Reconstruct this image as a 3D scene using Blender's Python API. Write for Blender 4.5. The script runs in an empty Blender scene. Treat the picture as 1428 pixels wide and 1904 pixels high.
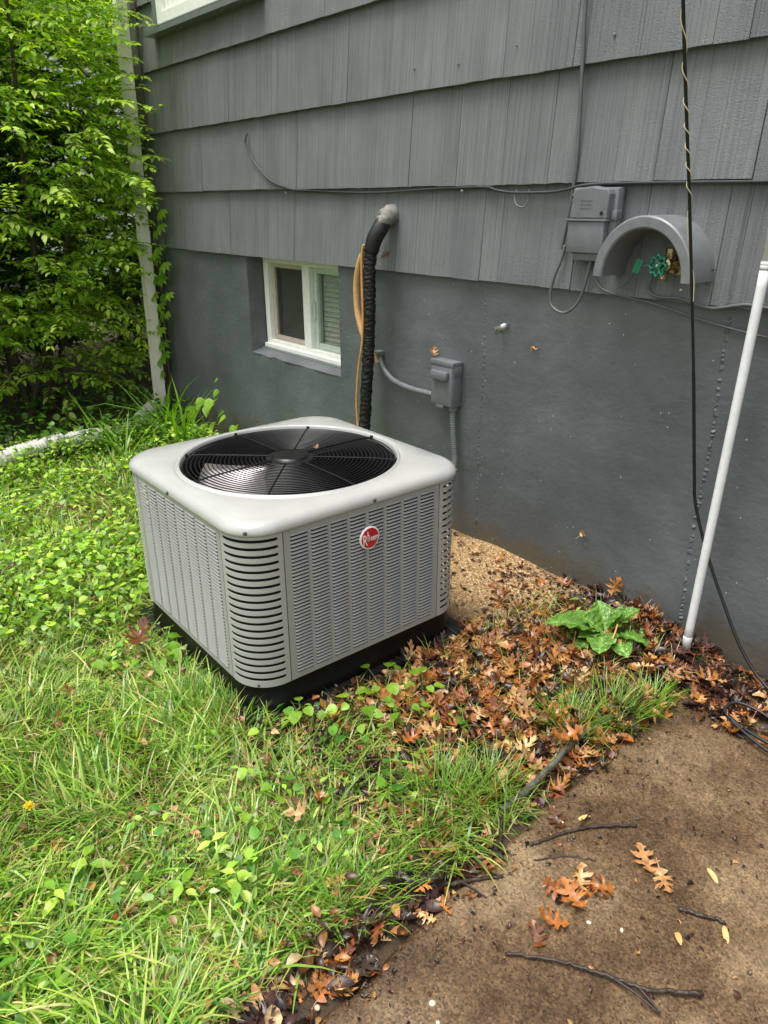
import bpy, bmesh, math, random
import numpy as np
from mathutils import Vector, Matrix

# ------------------------------------------------------------------ camera, sky, sun, exposure
SC = bpy.context.scene
COL = SC.collection
PI = math.pi
R = math.radians

cam_data = bpy.data.cameras.new('camera')
cam_data.sensor_fit = 'HORIZONTAL'
cam_data.sensor_width = 36.0
cam_data.lens = 36.0 * 1384.85 / 1428.0
cam_data.clip_start = 0.02
cam_data.clip_end = 500
cam = bpy.data.objects.new('camera', cam_data)
COL.objects.link(cam)
_yaw, _pitch, _roll = 0.891722, 0.398630, -0.004729
_h = Vector((-math.sin(_yaw), math.cos(_yaw), 0))
_f = _h * math.cos(_pitch) + Vector((0, 0, -math.sin(_pitch)))
_r = Vector((math.cos(_yaw), math.sin(_yaw), 0))
_u = _r.cross(_f)
_r2 = _r * math.cos(_roll) + _u * math.sin(_roll)
_u2 = -_r * math.sin(_roll) + _u * math.cos(_roll)
_m = Matrix((_r2, _u2, -_f)).transposed().to_4x4()
_m.translation = Vector((1.83554, -1.96399, 1.29548))
cam.matrix_world = _m
SC.camera = cam

SUN_EL, SUN_AZ = R(75), R(195)      # azimuth clockwise from +Y: light from the open side, a little to the left
world = bpy.data.worlds.new('World')
SC.world = world
world.use_nodes = True
wn = world.node_tree
wn.nodes.clear()
w_out = wn.nodes.new('ShaderNodeOutputWorld')
w_bg = wn.nodes.new('ShaderNodeBackground')
w_sky = wn.nodes.new('ShaderNodeTexSky')
w_sky.sky_type = 'NISHITA'
w_sky.sun_disc = False
w_sky.sun_elevation = SUN_EL
w_sky.sun_rotation = SUN_AZ
w_sky.dust_density = 4.0
w_sky.air_density = 1.0
w_hsv = wn.nodes.new('ShaderNodeHueSaturation')
w_hsv.inputs['Saturation'].default_value = 0.11
wn.links.new(w_sky.outputs[0], w_hsv.inputs['Color'])
wn.links.new(w_hsv.outputs[0], w_bg.inputs['Color'])
w_bg.inputs['Strength'].default_value = 0.135
wn.links.new(w_bg.outputs[0], w_out.inputs[0])

sun_data = bpy.data.lights.new('sun', 'SUN')
sun_data.energy = 1.5
sun_data.angle = R(28)
sun_data.color = (1.0, 0.97, 0.92)
sun = bpy.data.objects.new('sun', sun_data)
COL.objects.link(sun)
_d = Vector((math.sin(SUN_AZ) * math.cos(SUN_EL), math.cos(SUN_AZ) * math.cos(SUN_EL), math.sin(SUN_EL)))
sun.rotation_euler = _d.to_track_quat('Z', 'Y').to_euler()

SC.view_settings.view_transform = 'Standard'
SC.view_settings.look = 'None'
SC.view_settings.gamma = 1
SC.view_settings.exposure = 1.08
SC.render.engine = 'CYCLES'
SC.cycles.use_denoising = True
SC.cycles.max_bounces = 8
SC.cycles.transparent_max_bounces = 12

random.seed(7)
RNG = np.random.default_rng(11)

# ------------------------------------------------------------------ helpers
def tag(o, label=None, cat=None, group=None, kind=None):
    if label: o['label'] = label
    if cat: o['category'] = cat
    if group: o['group'] = group
    if kind: o['kind'] = kind
    return o

def empty(name, loc=(0, 0, 0), rz=0.0):
    o = bpy.data.objects.new(name, None)
    o.empty_display_size = 0.1
    COL.objects.link(o)
    o.location = loc
    o.rotation_euler = (0, 0, rz)
    return o

def link(name, me, parent=None):
    o = bpy.data.objects.new(name, me)
    COL.objects.link(o)
    if parent is not None:
        o.parent = parent
    return o

def np_mesh(name, V, F, mat=None, cols=None, smooth=False):
    V = np.asarray(V, np.float32); F = np.asarray(F, np.int32)
    k = F.shape[1]
    me = bpy.data.meshes.new(name)
    me.vertices.add(len(V)); me.vertices.foreach_set('co', V.ravel())
    me.loops.add(F.size); me.loops.foreach_set('vertex_index', F.ravel())
    me.polygons.add(len(F))
    me.polygons.foreach_set('loop_start', np.arange(0, F.size, k, dtype=np.int32))
    me.polygons.foreach_set('loop_total', np.full(len(F), k, np.int32))
    if smooth:
        me.polygons.foreach_set('use_smooth', np.ones(len(F), bool))
    me.update(calc_edges=True)
    if cols is not None:
        a = me.color_attributes.new('col', 'FLOAT_COLOR', 'POINT')
        c4 = np.ones((len(V), 4), np.float32); c4[:, :3] = cols
        a.data.foreach_set('color', c4.ravel())
    if mat is not None:
        me.materials.append(mat)
    return me

class MB:
    """collects verts and faces for ONE mesh"""
    def __init__(self):
        self.v = []; self.f = []
    def add(self, vs, fs):
        n = len(self.v)
        self.v += [tuple(p) for p in vs]
        self.f += [tuple(i + n for i in q) for q in fs]
        return self
    def box(self, x0, x1, y0, y1, z0, z1):
        return self.add([(x0, y0, z0), (x1, y0, z0), (x1, y1, z0), (x0, y1, z0), (x0, y0, z1), (x1, y0, z1), (x1, y1, z1), (x0, y1, z1)],
                        [(0, 3, 2, 1), (4, 5, 6, 7), (0, 1, 5, 4), (1, 2, 6, 5), (2, 3, 7, 6), (3, 0, 4, 7)])
    def bevbox(self, x0, x1, y0, y1, z0, z1, b):
        bm = bmesh.new()
        bmesh.ops.create_cube(bm, size=1)
        for v in bm.verts:
            v.co = Vector((x0 if v.co.x < 0 else x1, y0 if v.co.y < 0 else y1, z0 if v.co.z < 0 else z1))
        bmesh.ops.bevel(bm, geom=list(bm.edges), offset=b, segments=2, affect='EDGES', profile=0.5)
        bm.verts.index_update()
        self.add([v.co[:] for v in bm.verts], [[v.index for v in f.verts] for f in bm.faces])
        bm.free()
        return self
    def tube(self, pts, rad, n=8, cap=True, smooth_n=0):
        P = [Vector(p) for p in pts]
        if smooth_n: P = catmull(P, smooth_n)
        rs = [rad] * len(P) if not hasattr(rad, '__len__') else list(np.interp(np.linspace(0, 1, len(P)), np.linspace(0, 1, len(rad)), rad))
        t0 = (P[1] - P[0]).normalized()
        up = Vector((0, 0, 1)) if abs(t0.z) < 0.9 else Vector((1, 0, 0))
        nrm = t0.cross(up).normalized()
        vs = []
        for i, p in enumerate(P):
            t = (P[min(i + 1, len(P) - 1)] - P[max(i - 1, 0)]).normalized()
            nrm = (nrm - t * nrm.dot(t)).normalized()
            b = t.cross(nrm)
            for k in range(n):
                a = 2 * PI * k / n
                vs.append(p + (nrm * math.cos(a) + b * math.sin(a)) * rs[i])
        fs = []
        for i in range(len(P) - 1):
            for k in range(n):
                a = i * n + k; b_ = i * n + (k + 1) % n
                fs.append((a, b_, b_ + n, a + n))
        if cap:
            fs.append(tuple(range(n - 1, -1, -1)))
            fs.append(tuple((len(P) - 1) * n + k for k in range(n)))
        return self.add(vs, fs)
    def lathe(self, prof, n=24, M=None, cap0=True, cap1=True):
        vs = []; fs = []
        for (r, z) in prof:
            for k in range(n):
                a = 2 * PI * k / n
                p = Vector((r * math.cos(a), r * math.sin(a), z))
                vs.append(M @ p if M else p)
        for i in range(len(prof) - 1):
            for k in range(n):
                a = i * n + k; b = i * n + (k + 1) % n
                fs.append((a, b, b + n, a + n))
        if cap0: fs.append(tuple(range(n - 1, -1, -1)))
        if cap1: fs.append(tuple((len(prof) - 1) * n + k for k in range(n)))
        return self.add(vs, fs)
    def mesh(self, name, mat=None, smooth=False):
        me = bpy.data.meshes.new(name)
        me.from_pydata(self.v, [], self.f)
        if smooth:
            me.polygons.foreach_set('use_smooth', np.ones(len(me.polygons), bool))
            if smooth == 'auto':
                try: me.set_sharp_from_angle(angle=R(40))
                except Exception: pass
        if mat is not None: me.materials.append(mat)
        me.update()
        return me
    def build(self, name, mat=None, parent=None, smooth=False):
        return link(name, self.mesh(name, mat, smooth), parent)

def catmull(P, n):
    out = []
    for i in range(len(P) - 1):
        p0, p1, p2, p3 = P[max(i - 1, 0)], P[i], P[i + 1], P[min(i + 2, len(P) - 1)]
        for k in range(n):
            t = k / n
            out.append(0.5 * ((2 * p1) + (p2 - p0) * t + (2 * p0 - 5 * p1 + 4 * p2 - p3) * t * t + (3 * p1 - p0 - 3 * p2 + p3) * t ** 3))
    out.append(P[-1])
    return out

def axis_mat(loc, d):
    return Matrix.Translation(Vector(loc)) @ Vector(d).normalized().to_track_quat('Z', 'Y').to_matrix().to_4x4()

# smooth value noise for numpy arrays
_PH = np.random.default_rng(5).uniform(0, 6.28, (12, 2))
_DR = np.random.default_rng(6).uniform(0, 6.28, 12)
def fnoise(x, y, s=1.0, o=0):
    r = 0
    for i in range(5):
        a = _DR[(i + o) % 12]; f = s * (1 + 0.63 * i)
        r = r + np.sin((x * math.cos(a) + y * math.sin(a)) * f + _PH[(i + o) % 12, 0]) * np.cos((-x * math.sin(a) + y * math.cos(a)) * f * 0.8 + _PH[(i + o) % 12, 1]) / (1 + 0.5 * i)
    return r / 2.0

# ------------------------------------------------------------------ materials
def lin(h):
    h = h.lstrip('#')
    def c(v):
        v /= 255.0
        return v / 12.92 if v <= 0.04045 else ((v + 0.055) / 1.055) ** 2.4
    return tuple(c(int(h[i:i + 2], 16)) for i in (0, 2, 4)) + (1.0,)

def new_mat(name):
    m = bpy.data.materials.new(name)
    m.use_nodes = True
    nt = m.node_tree
    b = nt.nodes['Principled BSDF']
    return m, nt, b

def N(nt, t, **kw):
    n = nt.nodes.new(t)
    for k, v in kw.items():
        if k in n.inputs: n.inputs[k].default_value = v
        else: setattr(n, k, v)
    return n

def ramp(nt, stops, src):
    r = nt.nodes.new('ShaderNodeValToRGB')
    e = r.color_ramp.elements
    e[0].position, e[0].color = stops[0]
    e[1].position, e[1].color = stops[-1]
    for p, c in stops[1:-1]:
        k = e.new(p); k.color = c
    nt.links.new(src, r.inputs[0])
    return r

def mapping(nt, scale=(1, 1, 1), coord='pos'):
    if coord == 'pos':
        g = nt.nodes.new('ShaderNodeNewGeometry'); src = g.outputs['Position']
    else:
        g = nt.nodes.new('ShaderNodeTexCoord'); src = g.outputs['Object']
    mp = nt.nodes.new('ShaderNodeMapping')
    mp.inputs['Scale'].default_value = scale
    nt.links.new(src, mp.inputs[0])
    return mp.outputs[0]

def simple(name, col, rough=0.5, metal=0.0, noise=0.12, nscale=30, bump=0.0, bscale=200, spec=0.5, coat=0.0):
    m, nt, b = new_mat(name)
    c = lin(col) if isinstance(col, str) else tuple(col) + (1,)
    mp = mapping(nt, coord='obj')
    n = N(nt, 'ShaderNodeTexNoise', Scale=nscale, Detail=5.0)
    nt.links.new(mp, n.inputs['Vector'])
    lo = tuple(v * (1 - noise) for v in c[:3]) + (1,); hi = tuple(min(1, v * (1 + noise)) for v in c[:3]) + (1,)
    r = ramp(nt, [(0.3, lo), (0.7, hi)], n.outputs['Fac'])
    nt.links.new(r.outputs[0], b.inputs['Base Color'])
    rr = N(nt, 'ShaderNodeMapRange'); rr.inputs['To Min'].default_value = max(0.02, rough - 0.08); rr.inputs['To Max'].default_value = min(1, rough + 0.08)
    nt.links.new(n.outputs['Fac'], rr.inputs['Value']); nt.links.new(rr.outputs[0], b.inputs['Roughness'])
    b.inputs['Metallic'].default_value = metal
    b.inputs['Specular IOR Level'].default_value = spec
    b.inputs['Coat Weight'].default_value = coat
    if bump:
        n2 = N(nt, 'ShaderNodeTexNoise', Scale=bscale, Detail=3.0)
        nt.links.new(mp, n2.inputs['Vector'])
        bp = N(nt, 'ShaderNodeBump', Strength=bump, Distance=0.002)
        nt.links.new(n2.outputs['Fac'], bp.inputs['Height']); nt.links.new(bp.outputs[0], b.inputs['Normal'])
    return m

def mat_shingle():
    m, nt, b = new_mat('painted_striated_shingle')
    g = nt.nodes.new('ShaderNodeNewGeometry'); oi = nt.nodes.new('ShaderNodeObjectInfo')
    off = N(nt, 'ShaderNodeVectorMath', operation='MULTIPLY'); 
    comb = N(nt, 'ShaderNodeCombineXYZ')
    mul = N(nt, 'ShaderNodeMath', operation='MULTIPLY'); mul.inputs[1].default_value = 37.0
    nt.links.new(oi.outputs['Random'], mul.inputs[0]); nt.links.new(mul.outputs[0], comb.inputs['X']); nt.links.new(mul.outputs[0], comb.inputs['Z'])
    add = N(nt, 'ShaderNodeVectorMath', operation='ADD')
    nt.links.new(g.outputs['Position'], add.inputs[0]); nt.links.new(comb.outputs[0], add.inputs[1])
    def noise(sc, scale, detail, rough=0.5):
        mp = nt.nodes.new('ShaderNodeMapping'); mp.inputs['Scale'].default_value = sc
        nt.links.new(add.outputs[0], mp.inputs[0])
        n = N(nt, 'ShaderNodeTexNoise', Scale=scale, Detail=detail, Roughness=rough)
        nt.links.new(mp.outputs[0], n.inputs['Vector'])
        return n.outputs['Fac']
    groove = noise((1, 0, 0.0035), 170, 3.0, 0.62)
    groove2 = noise((1, 0, 0.005), 48, 2.0)
    grain = noise((1, 1, 1), 260, 4.0, 0.65)
    blotch = noise((1, 1, 0.35), 6, 5.0, 0.65)
    base = ramp(nt, [(0.25, lin('#5d6163')), (0.75, lin('#787c7d'))], blotch)
    dark = ramp(nt, [(0.26, (0.40, 0.40, 0.41, 1)), (0.40, (0.82, 0.82, 0.82, 1)), (0.52, (1.0, 1.0, 1.0, 1)), (0.74, (1.2, 1.2, 1.19, 1))], groove)
    mx = N(nt, 'ShaderNodeMix', data_type='RGBA', blend_type='MULTIPLY'); mx.inputs[0].default_value = 1.0
    nt.links.new(base.outputs[0], mx.inputs[6]); nt.links.new(dark.outputs[0], mx.inputs[7])
    # each board slightly different
    rv = N(nt, 'ShaderNodeMapRange'); rv.inputs['To Min'].default_value = 0.94; rv.inputs['To Max'].default_value = 1.05
    nt.links.new(oi.outputs['Random'], rv.inputs['Value'])
    mx2 = N(nt, 'ShaderNodeVectorMath', operation='SCALE')
    nt.links.new(mx.outputs[2], mx2.inputs[0]); nt.links.new(rv.outputs[0], mx2.inputs['Scale'])
    nt.links.new(mx2.outputs[0], b.inputs['Base Color'])
    b.inputs['Roughness'].default_value = 0.55
    h = N(nt, 'ShaderNodeMath', operation='MULTIPLY_ADD'); h.inputs[1].default_value = 0.9
    nt.links.new(grain, h.inputs[0]); nt.links.new(groove, h.inputs[2])
    h2 = N(nt, 'ShaderNodeMath', operation='MULTIPLY_ADD'); h2.inputs[1].default_value = 0.6
    nt.links.new(groove2, h2.inputs[0]); nt.links.new(h.outputs[0], h2.inputs[2])
    bp = N(nt, 'ShaderNodeBump', Strength=0.9, Distance=0.005)
    nt.links.new(h2.outputs[0], bp.inputs['Height']); nt.links.new(bp.outputs[0], b.inputs['Normal'])
    return m

def mat_foundation():
    m, nt, b = new_mat('painted_concrete')
    mp = mapping(nt)
    def noise(scale, detail, rough=0.5):
        n = N(nt, 'ShaderNodeTexNoise', Scale=scale, Detail=detail, Roughness=rough); nt.links.new(mp, n.inputs['Vector']); return n.outputs['Fac']
    bl = noise(2.2, 5, 0.6); fine = noise(55, 6, 0.6); med = noise(9, 4)
    base = ramp(nt, [(0.3, lin('#4c5153')), (0.5, lin('#575c5e')), (0.72, lin('#656a6c'))], bl)
    # dirt splash band near the soil, a stain with a ragged edge
    vor = N(nt, 'ShaderNodeTexVoronoi', Scale=70.0); nt.links.new(mp, vor.inputs['Vector'])
    pit = ramp(nt, [(0.04, (0, 0, 0, 1)), (0.13, (1, 1, 1, 1))], vor.outputs['Distance'])
    vorc = nt.nodes.new('ShaderNodeSeparateColor'); nt.links.new(vor.outputs['Color'], vorc.inputs[0])
    pm = N(nt, 'ShaderNodeMath', operation='GREATER_THAN'); pm.inputs[1].default_value = 0.12
    nt.links.new(vorc.outputs[0], pm.inputs[0])
    pmax = N(nt, 'ShaderNodeMath', operation='MAXIMUM'); nt.links.new(pit.outputs[0], pmax.inputs[0]); nt.links.new(pm.outputs[0], pmax.inputs[1])
    speck = ramp(nt, [(0.72, (0, 0, 0, 1)), (0.76, (1, 1, 1, 1))], noise(120, 2))
    mx = N(nt, 'ShaderNodeMix', data_type='RGBA')
    sep = nt.nodes.new('ShaderNodeSeparateXYZ'); g = nt.nodes.new('ShaderNodeNewGeometry'); nt.links.new(g.outputs['Position'], sep.inputs[0])
    zz = N(nt, 'ShaderNodeMath', operation='MULTIPLY_ADD'); zz.inputs[1].default_value = 0.34; zz.inputs[2].default_value = -0.05
    nt.links.new(med, zz.inputs[0])
    lt = N(nt, 'ShaderNodeMath', operation='SUBTRACT'); nt.links.new(zz.outputs[0], lt.inputs[0]); nt.links.new(sep.outputs['Z'], lt.inputs[1])
    st = N(nt, 'ShaderNodeMapRange'); st.inputs['From Min'].default_value = -0.03; st.inputs['From Max'].default_value = 0.06
    st.inputs['To Max'].default_value = 0.75
    nt.links.new(lt.outputs[0], st.inputs['Value'])
    nt.links.new(st.outputs[0], mx.inputs[0]); nt.links.new(base.outputs[0], mx.inputs[6]); mx.inputs[7].default_value = lin('#57503f')
    vs2 = N(nt, 'ShaderNodeTexVoronoi', Scale=38.0); nt.links.new(mp, vs2.inputs['Vector'])
    sc2 = nt.nodes.new('ShaderNodeSeparateColor'); nt.links.new(vs2.outputs['Color'], sc2.inputs[0])
    g1_ = N(nt, 'ShaderNodeMath', operation='LESS_THAN'); g1_.inputs[1].default_value = 0.075; nt.links.new(vs2.outputs['Distance'], g1_.inputs[0])
    g2_ = N(nt, 'ShaderNodeMath', operation='GREATER_THAN'); g2_.inputs[1].default_value = 0.80; nt.links.new(sc2.outputs[0], g2_.inputs[0])
    g3_ = N(nt, 'ShaderNodeMath', operation='MULTIPLY'); nt.links.new(g1_.outputs[0], g3_.inputs[0]); nt.links.new(g2_.outputs[0], g3_.inputs[1])
    flk = ramp(nt, [(0.45, (0.02, 0.02, 0.02, 1)), (0.55, (0.5, 0.5, 0.48, 1))], sc2.outputs[1])
    mx9 = N(nt, 'ShaderNodeMix', data_type='RGBA'); nt.links.new(g3_.outputs[0], mx9.inputs[0]); nt.links.new(mx.outputs[2], mx9.inputs[6]); nt.links.new(flk.outputs[0], mx9.inputs[7])
    nt.links.new(mx9.outputs[2], b.inputs['Base Color'])
    rr = N(nt, 'ShaderNodeMapRange'); rr.inputs['To Min'].default_value = 0.28; rr.inputs['To Max'].default_value = 0.55
    nt.links.new(bl, rr.inputs['Value']); nt.links.new(rr.outputs[0], b.inputs['Roughness'])
    h = N(nt, 'ShaderNodeMath', operation='MULTIPLY_ADD'); h.inputs[1].default_value = 0.35
    nt.links.new(fine, h.inputs[0]); nt.links.new(pmax.outputs[0], h.inputs[2])
    wv = N(nt, 'ShaderNodeTexNoise', Scale=26.0, Detail=3.0, Distortion=1.4); nt.links.new(mapping(nt, (0.35, 1, 1.6)), wv.inputs['Vector'])
    h3 = N(nt, 'ShaderNodeMath', operation='MULTIPLY_ADD'); h3.inputs[1].default_value = 0.16; nt.links.new(wv.outputs['Fac'], h3.inputs[0]); nt.links.new(h.outputs[0], h3.inputs[2]); h = h3
    h2 = N(nt, 'ShaderNodeMath', operation='MULTIPLY_ADD'); h2.inputs[1].default_value = 0.8
    nt.links.new(med, h2.inputs[0]); nt.links.new(h.outputs[0], h2.inputs[2])
    bp = N(nt, 'ShaderNodeBump', Strength=0.6, Distance=0.008)
    nt.links.new(h2.outputs[0], bp.inputs['Height']); nt.links.new(bp.outputs[0], b.inputs['Normal'])
    return m

def mat_patio():
    m, nt, b = new_mat('wet_brown_concrete')
    mp = mapping(nt)
    def noise(scale, detail, rough=0.5):
        n = N(nt, 'ShaderNodeTexNoise', Scale=scale, Detail=detail, Roughness=rough); nt.links.new(mp, n.inputs['Vector']); return n.outputs['Fac']
    big = noise(3.4, 7, 0.68); fine = noise(170, 3, 0.7); mid = noise(24, 5, 0.6)
    base = ramp(nt, [(0.28, lin('#3b2e22')), (0.47, lin('#634f3a')), (0.7, lin('#8d785c'))], big)
    vor = N(nt, 'ShaderNodeTexVoronoi', Scale=260.0); nt.links.new(mp, vor.inputs['Vector'])
    sep = nt.nodes.new('ShaderNodeSeparateColor'); nt.links.new(vor.outputs['Color'], sep.inputs[0])
    grit = ramp(nt, [(0.0, (0.35, 0.33, 0.31, 1)), (0.5, (0.9, 0.9, 0.9, 1)), (0.85, (1.12, 1.1, 1.05, 1)), (1.0, (1.6, 1.5, 1.3, 1))], sep.outputs[0])
    mx = N(nt, 'ShaderNodeMix', data_type='RGBA', blend_type='MULTIPLY'); mx.inputs[0].default_value = 0.85
    nt.links.new(base.outputs[0], mx.inputs[6]); nt.links.new(grit.outputs[0], mx.inputs[7])
    dk = ramp(nt, [(0.28, (0.55, 0.5, 0.45, 1)), (0.5, (1, 1, 1, 1))], mid)
    mx2 = N(nt, 'ShaderNodeMix', data_type='RGBA', blend_type='MULTIPLY'); mx2.inputs[0].default_value = 0.7
    nt.links.new(mx.outputs[2], mx2.inputs[6]); nt.links.new(dk.outputs[0], mx2.inputs[7])
    nt.links.new(mx2.outputs[2], b.inputs['Base Color'])
    rr = ramp(nt, [(0.40, (0.12, 0.12, 0.12, 1)), (0.62, (0.42, 0.42, 0.42, 1))], noise(3.4, 4))
    nt.links.new(rr.outputs[0], b.inputs['Roughness'])
    h = N(nt, 'ShaderNodeMath', operation='MULTIPLY_ADD'); h.inputs[1].default_value = 0.6
    nt.links.new(fine, h.inputs[0]); nt.links.new(sep.outputs[1], h.inputs[2])
    bp = N(nt, 'ShaderNodeBump', Strength=0.4, Distance=0.002)
    nt.links.new(h.outputs[0], bp.inputs['Height']); nt.links.new(bp.outputs[0], b.inputs['Normal'])
    return m

def mat_ground():
    m, nt, b = new_mat('soil_and_sand')
    mp = mapping(nt)
    def noise(scale, detail, rough=0.5):
        n = N(nt, 'ShaderNodeTexNoise', Scale=scale, Detail=detail, Roughness=rough); nt.links.new(mp, n.inputs['Vector']); return n.outputs['Fac']
    fine = noise(140, 4, 0.7); mid = noise(14, 5, 0.6)
    soil = ramp(nt, [(0.3, lin('#2a2016')), (0.5, lin('#41331f')), (0.75, lin('#5c4a30'))], mid)
    vor = N(nt, 'ShaderNodeTexVoronoi', Scale=190.0); nt.links.new(mp, vor.inputs['Vector'])
    sep = nt.nodes.new('ShaderNodeSeparateColor'); nt.links.new(vor.outputs['Color'], sep.inputs[0])
    sand = ramp(nt, [(0.0, lin('#6c5034')), (0.4, lin('#93754c')), (0.8, lin('#a98a5e')), (1.0, lin('#cdb58c'))], sep.outputs[0])
    at = N(nt, 'ShaderNodeAttribute', attribute_name='col')
    s2 = nt.nodes.new('ShaderNodeSeparateColor'); nt.links.new(at.outputs['Color'], s2.inputs[0])
    mx = N(nt, 'ShaderNodeMix', data_type='RGBA')
    nt.links.new(s2.outputs[0], mx.inputs[0]); nt.links.new(soil.outputs[0], mx.inputs[6]); nt.links.new(sand.outputs[0], mx.inputs[7])
    far = ramp(nt, [(0.3, lin('#3f5220')), (0.7, lin('#5f7430'))], mid)
    mx2 = N(nt, 'ShaderNodeMix', data_type='RGBA')
    nt.links.new(s2.outputs[1], mx2.inputs[0]); nt.links.new(mx.outputs[2], mx2.inputs[6]); nt.links.new(far.outputs[0], mx2.inputs[7])
    nt.links.new(mx2.outputs[2], b.inputs['Base Color'])
    b.inputs['Roughness'].default_value = 0.7
    h = N(nt, 'ShaderNodeMath', operation='MULTIPLY_ADD'); h.inputs[1].default_value = 0.8
    nt.links.new(sep.outputs[1], h.inputs[0]); nt.links.new(fine, h.inputs[2])
    bp = N(nt, 'ShaderNodeBump', Strength=0.8, Distance=0.004)
    nt.links.new(h.outputs[0], bp.inputs['Height']); nt.links.new(bp.outputs[0], b.inputs['Normal'])
    return m

def mat_leafy(name, col=None, rough=0.45, trans=0.35, vein=0.12, spec=0.5, stops=None, nscale=60, bump=0.0):
    """leaf material: colour from the 'col' attribute, or a per-object random ramp, with light passing through"""
    m, nt, b = new_mat(name)
    if stops:
        oi = nt.nodes.new('ShaderNodeObjectInfo')
        src = ramp(nt, stops, oi.outputs['Random']).outputs[0]
    elif col:
        c = N(nt, 'ShaderNodeRGB'); c.outputs[0].default_value = lin(col); src = c.outputs[0]
    else:
        at = N(nt, 'ShaderNodeAttribute', attribute_name='col'); src = at.outputs['Color']
    n = N(nt, 'ShaderNodeTexNoise', Scale=float(nscale), Detail=4.0)
    nt.links.new(mapping(nt), n.inputs['Vector'])
    rg = ramp(nt, [(0.3, (1 - vein * 2, 1 - vein * 2, 1 - vein * 2, 1)), (0.7, (1 + vein, 1 + vein, 1 + vein, 1))], n.outputs['Fac'])
    mx = N(nt, 'ShaderNodeMix', data_type='RGBA', blend_type='MULTIPLY'); mx.inputs[0].default_value = 1.0
    nt.links.new(src, mx.inputs[6]); nt.links.new(rg.outputs[0], mx.inputs[7])
    nt.links.new(mx.outputs[2], b.inputs['Base Color'])
    b.inputs['Roughness'].default_value = rough
    b.inputs['Specular IOR Level'].default_value = spec
    if bump:
        vb = N(nt, 'ShaderNodeTexVoronoi', Scale=95.0); nt.links.new(mapping(nt), vb.inputs['Vector'])
        bp = N(nt, 'ShaderNodeBump', Strength=bump, Distance=0.004); nt.links.new(vb.outputs['Distance'], bp.inputs['Height']); nt.links.new(bp.outputs[0], b.inputs['Normal'])
    if trans:
        tr = nt.nodes.new('ShaderNodeBsdfTranslucent')
        hs = N(nt, 'ShaderNodeHueSaturation'); hs.inputs['Saturation'].default_value = 1.15; hs.inputs['Value'].default_value = 1.3
        nt.links.new(mx.outputs[2], hs.inputs['Color']); nt.links.new(hs.outputs[0], tr.inputs['Color'])
        ms = nt.nodes.new('ShaderNodeMixShader'); ms.inputs[0].default_value = trans
        out = nt.nodes['Material Output']
        nt.links.new(b.outputs[0], ms.inputs[1]); nt.links.new(tr.outputs[0], ms.inputs[2]); nt.links.new(ms.outputs[0], out.inputs[0])
    return m

def mat_glass():
    m, nt, b = new_mat('window_glass')
    nt.nodes.remove(b)
    t = N(nt, 'ShaderNodeBsdfTransparent', Color=(0.86, 0.88, 0.86, 1)); g = N(nt, 'ShaderNodeBsdfGlossy', Roughness=0.02)
    lw0 = nt.nodes.new('ShaderNodeLayerWeight'); lw0.inputs['Blend'].default_value = 0.5
    pw = N(nt, 'ShaderNodeMath', operation='POWER'); pw.inputs[1].default_value = 4.0; nt.links.new(lw0.outputs['Facing'], pw.inputs[0])
    lw = N(nt, 'ShaderNodeMath', operation='MULTIPLY_ADD'); lw.inputs[1].default_value = 0.8; lw.inputs[2].default_value = 0.03; nt.links.new(pw.outputs[0], lw.inputs[0]); ms = nt.nodes.new('ShaderNodeMixShader')
    nt.links.new(lw.outputs[0], ms.inputs[0]); nt.links.new(t.outputs[0], ms.inputs[1]); nt.links.new(g.outputs[0], ms.inputs[2])
    nt.links.new(ms.outputs[0], nt.nodes['Material Output'].inputs[0])
    return m

def mat_mesh():
    m, nt, b = new_mat('insect_mesh')
    b.inputs['Base Color'].default_value = (0.02, 0.02, 0.02, 1)
    t = N(nt, 'ShaderNodeBsdfTransparent'); ms = nt.nodes.new('ShaderNodeMixShader'); ms.inputs[0].default_value = 0.66
    nt.links.new(b.outputs[0], ms.inputs[1]); nt.links.new(t.outputs[0], ms.inputs[2]); nt.links.new(ms.outputs[0], nt.nodes['Material Output'].inputs[0])
    return m

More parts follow.
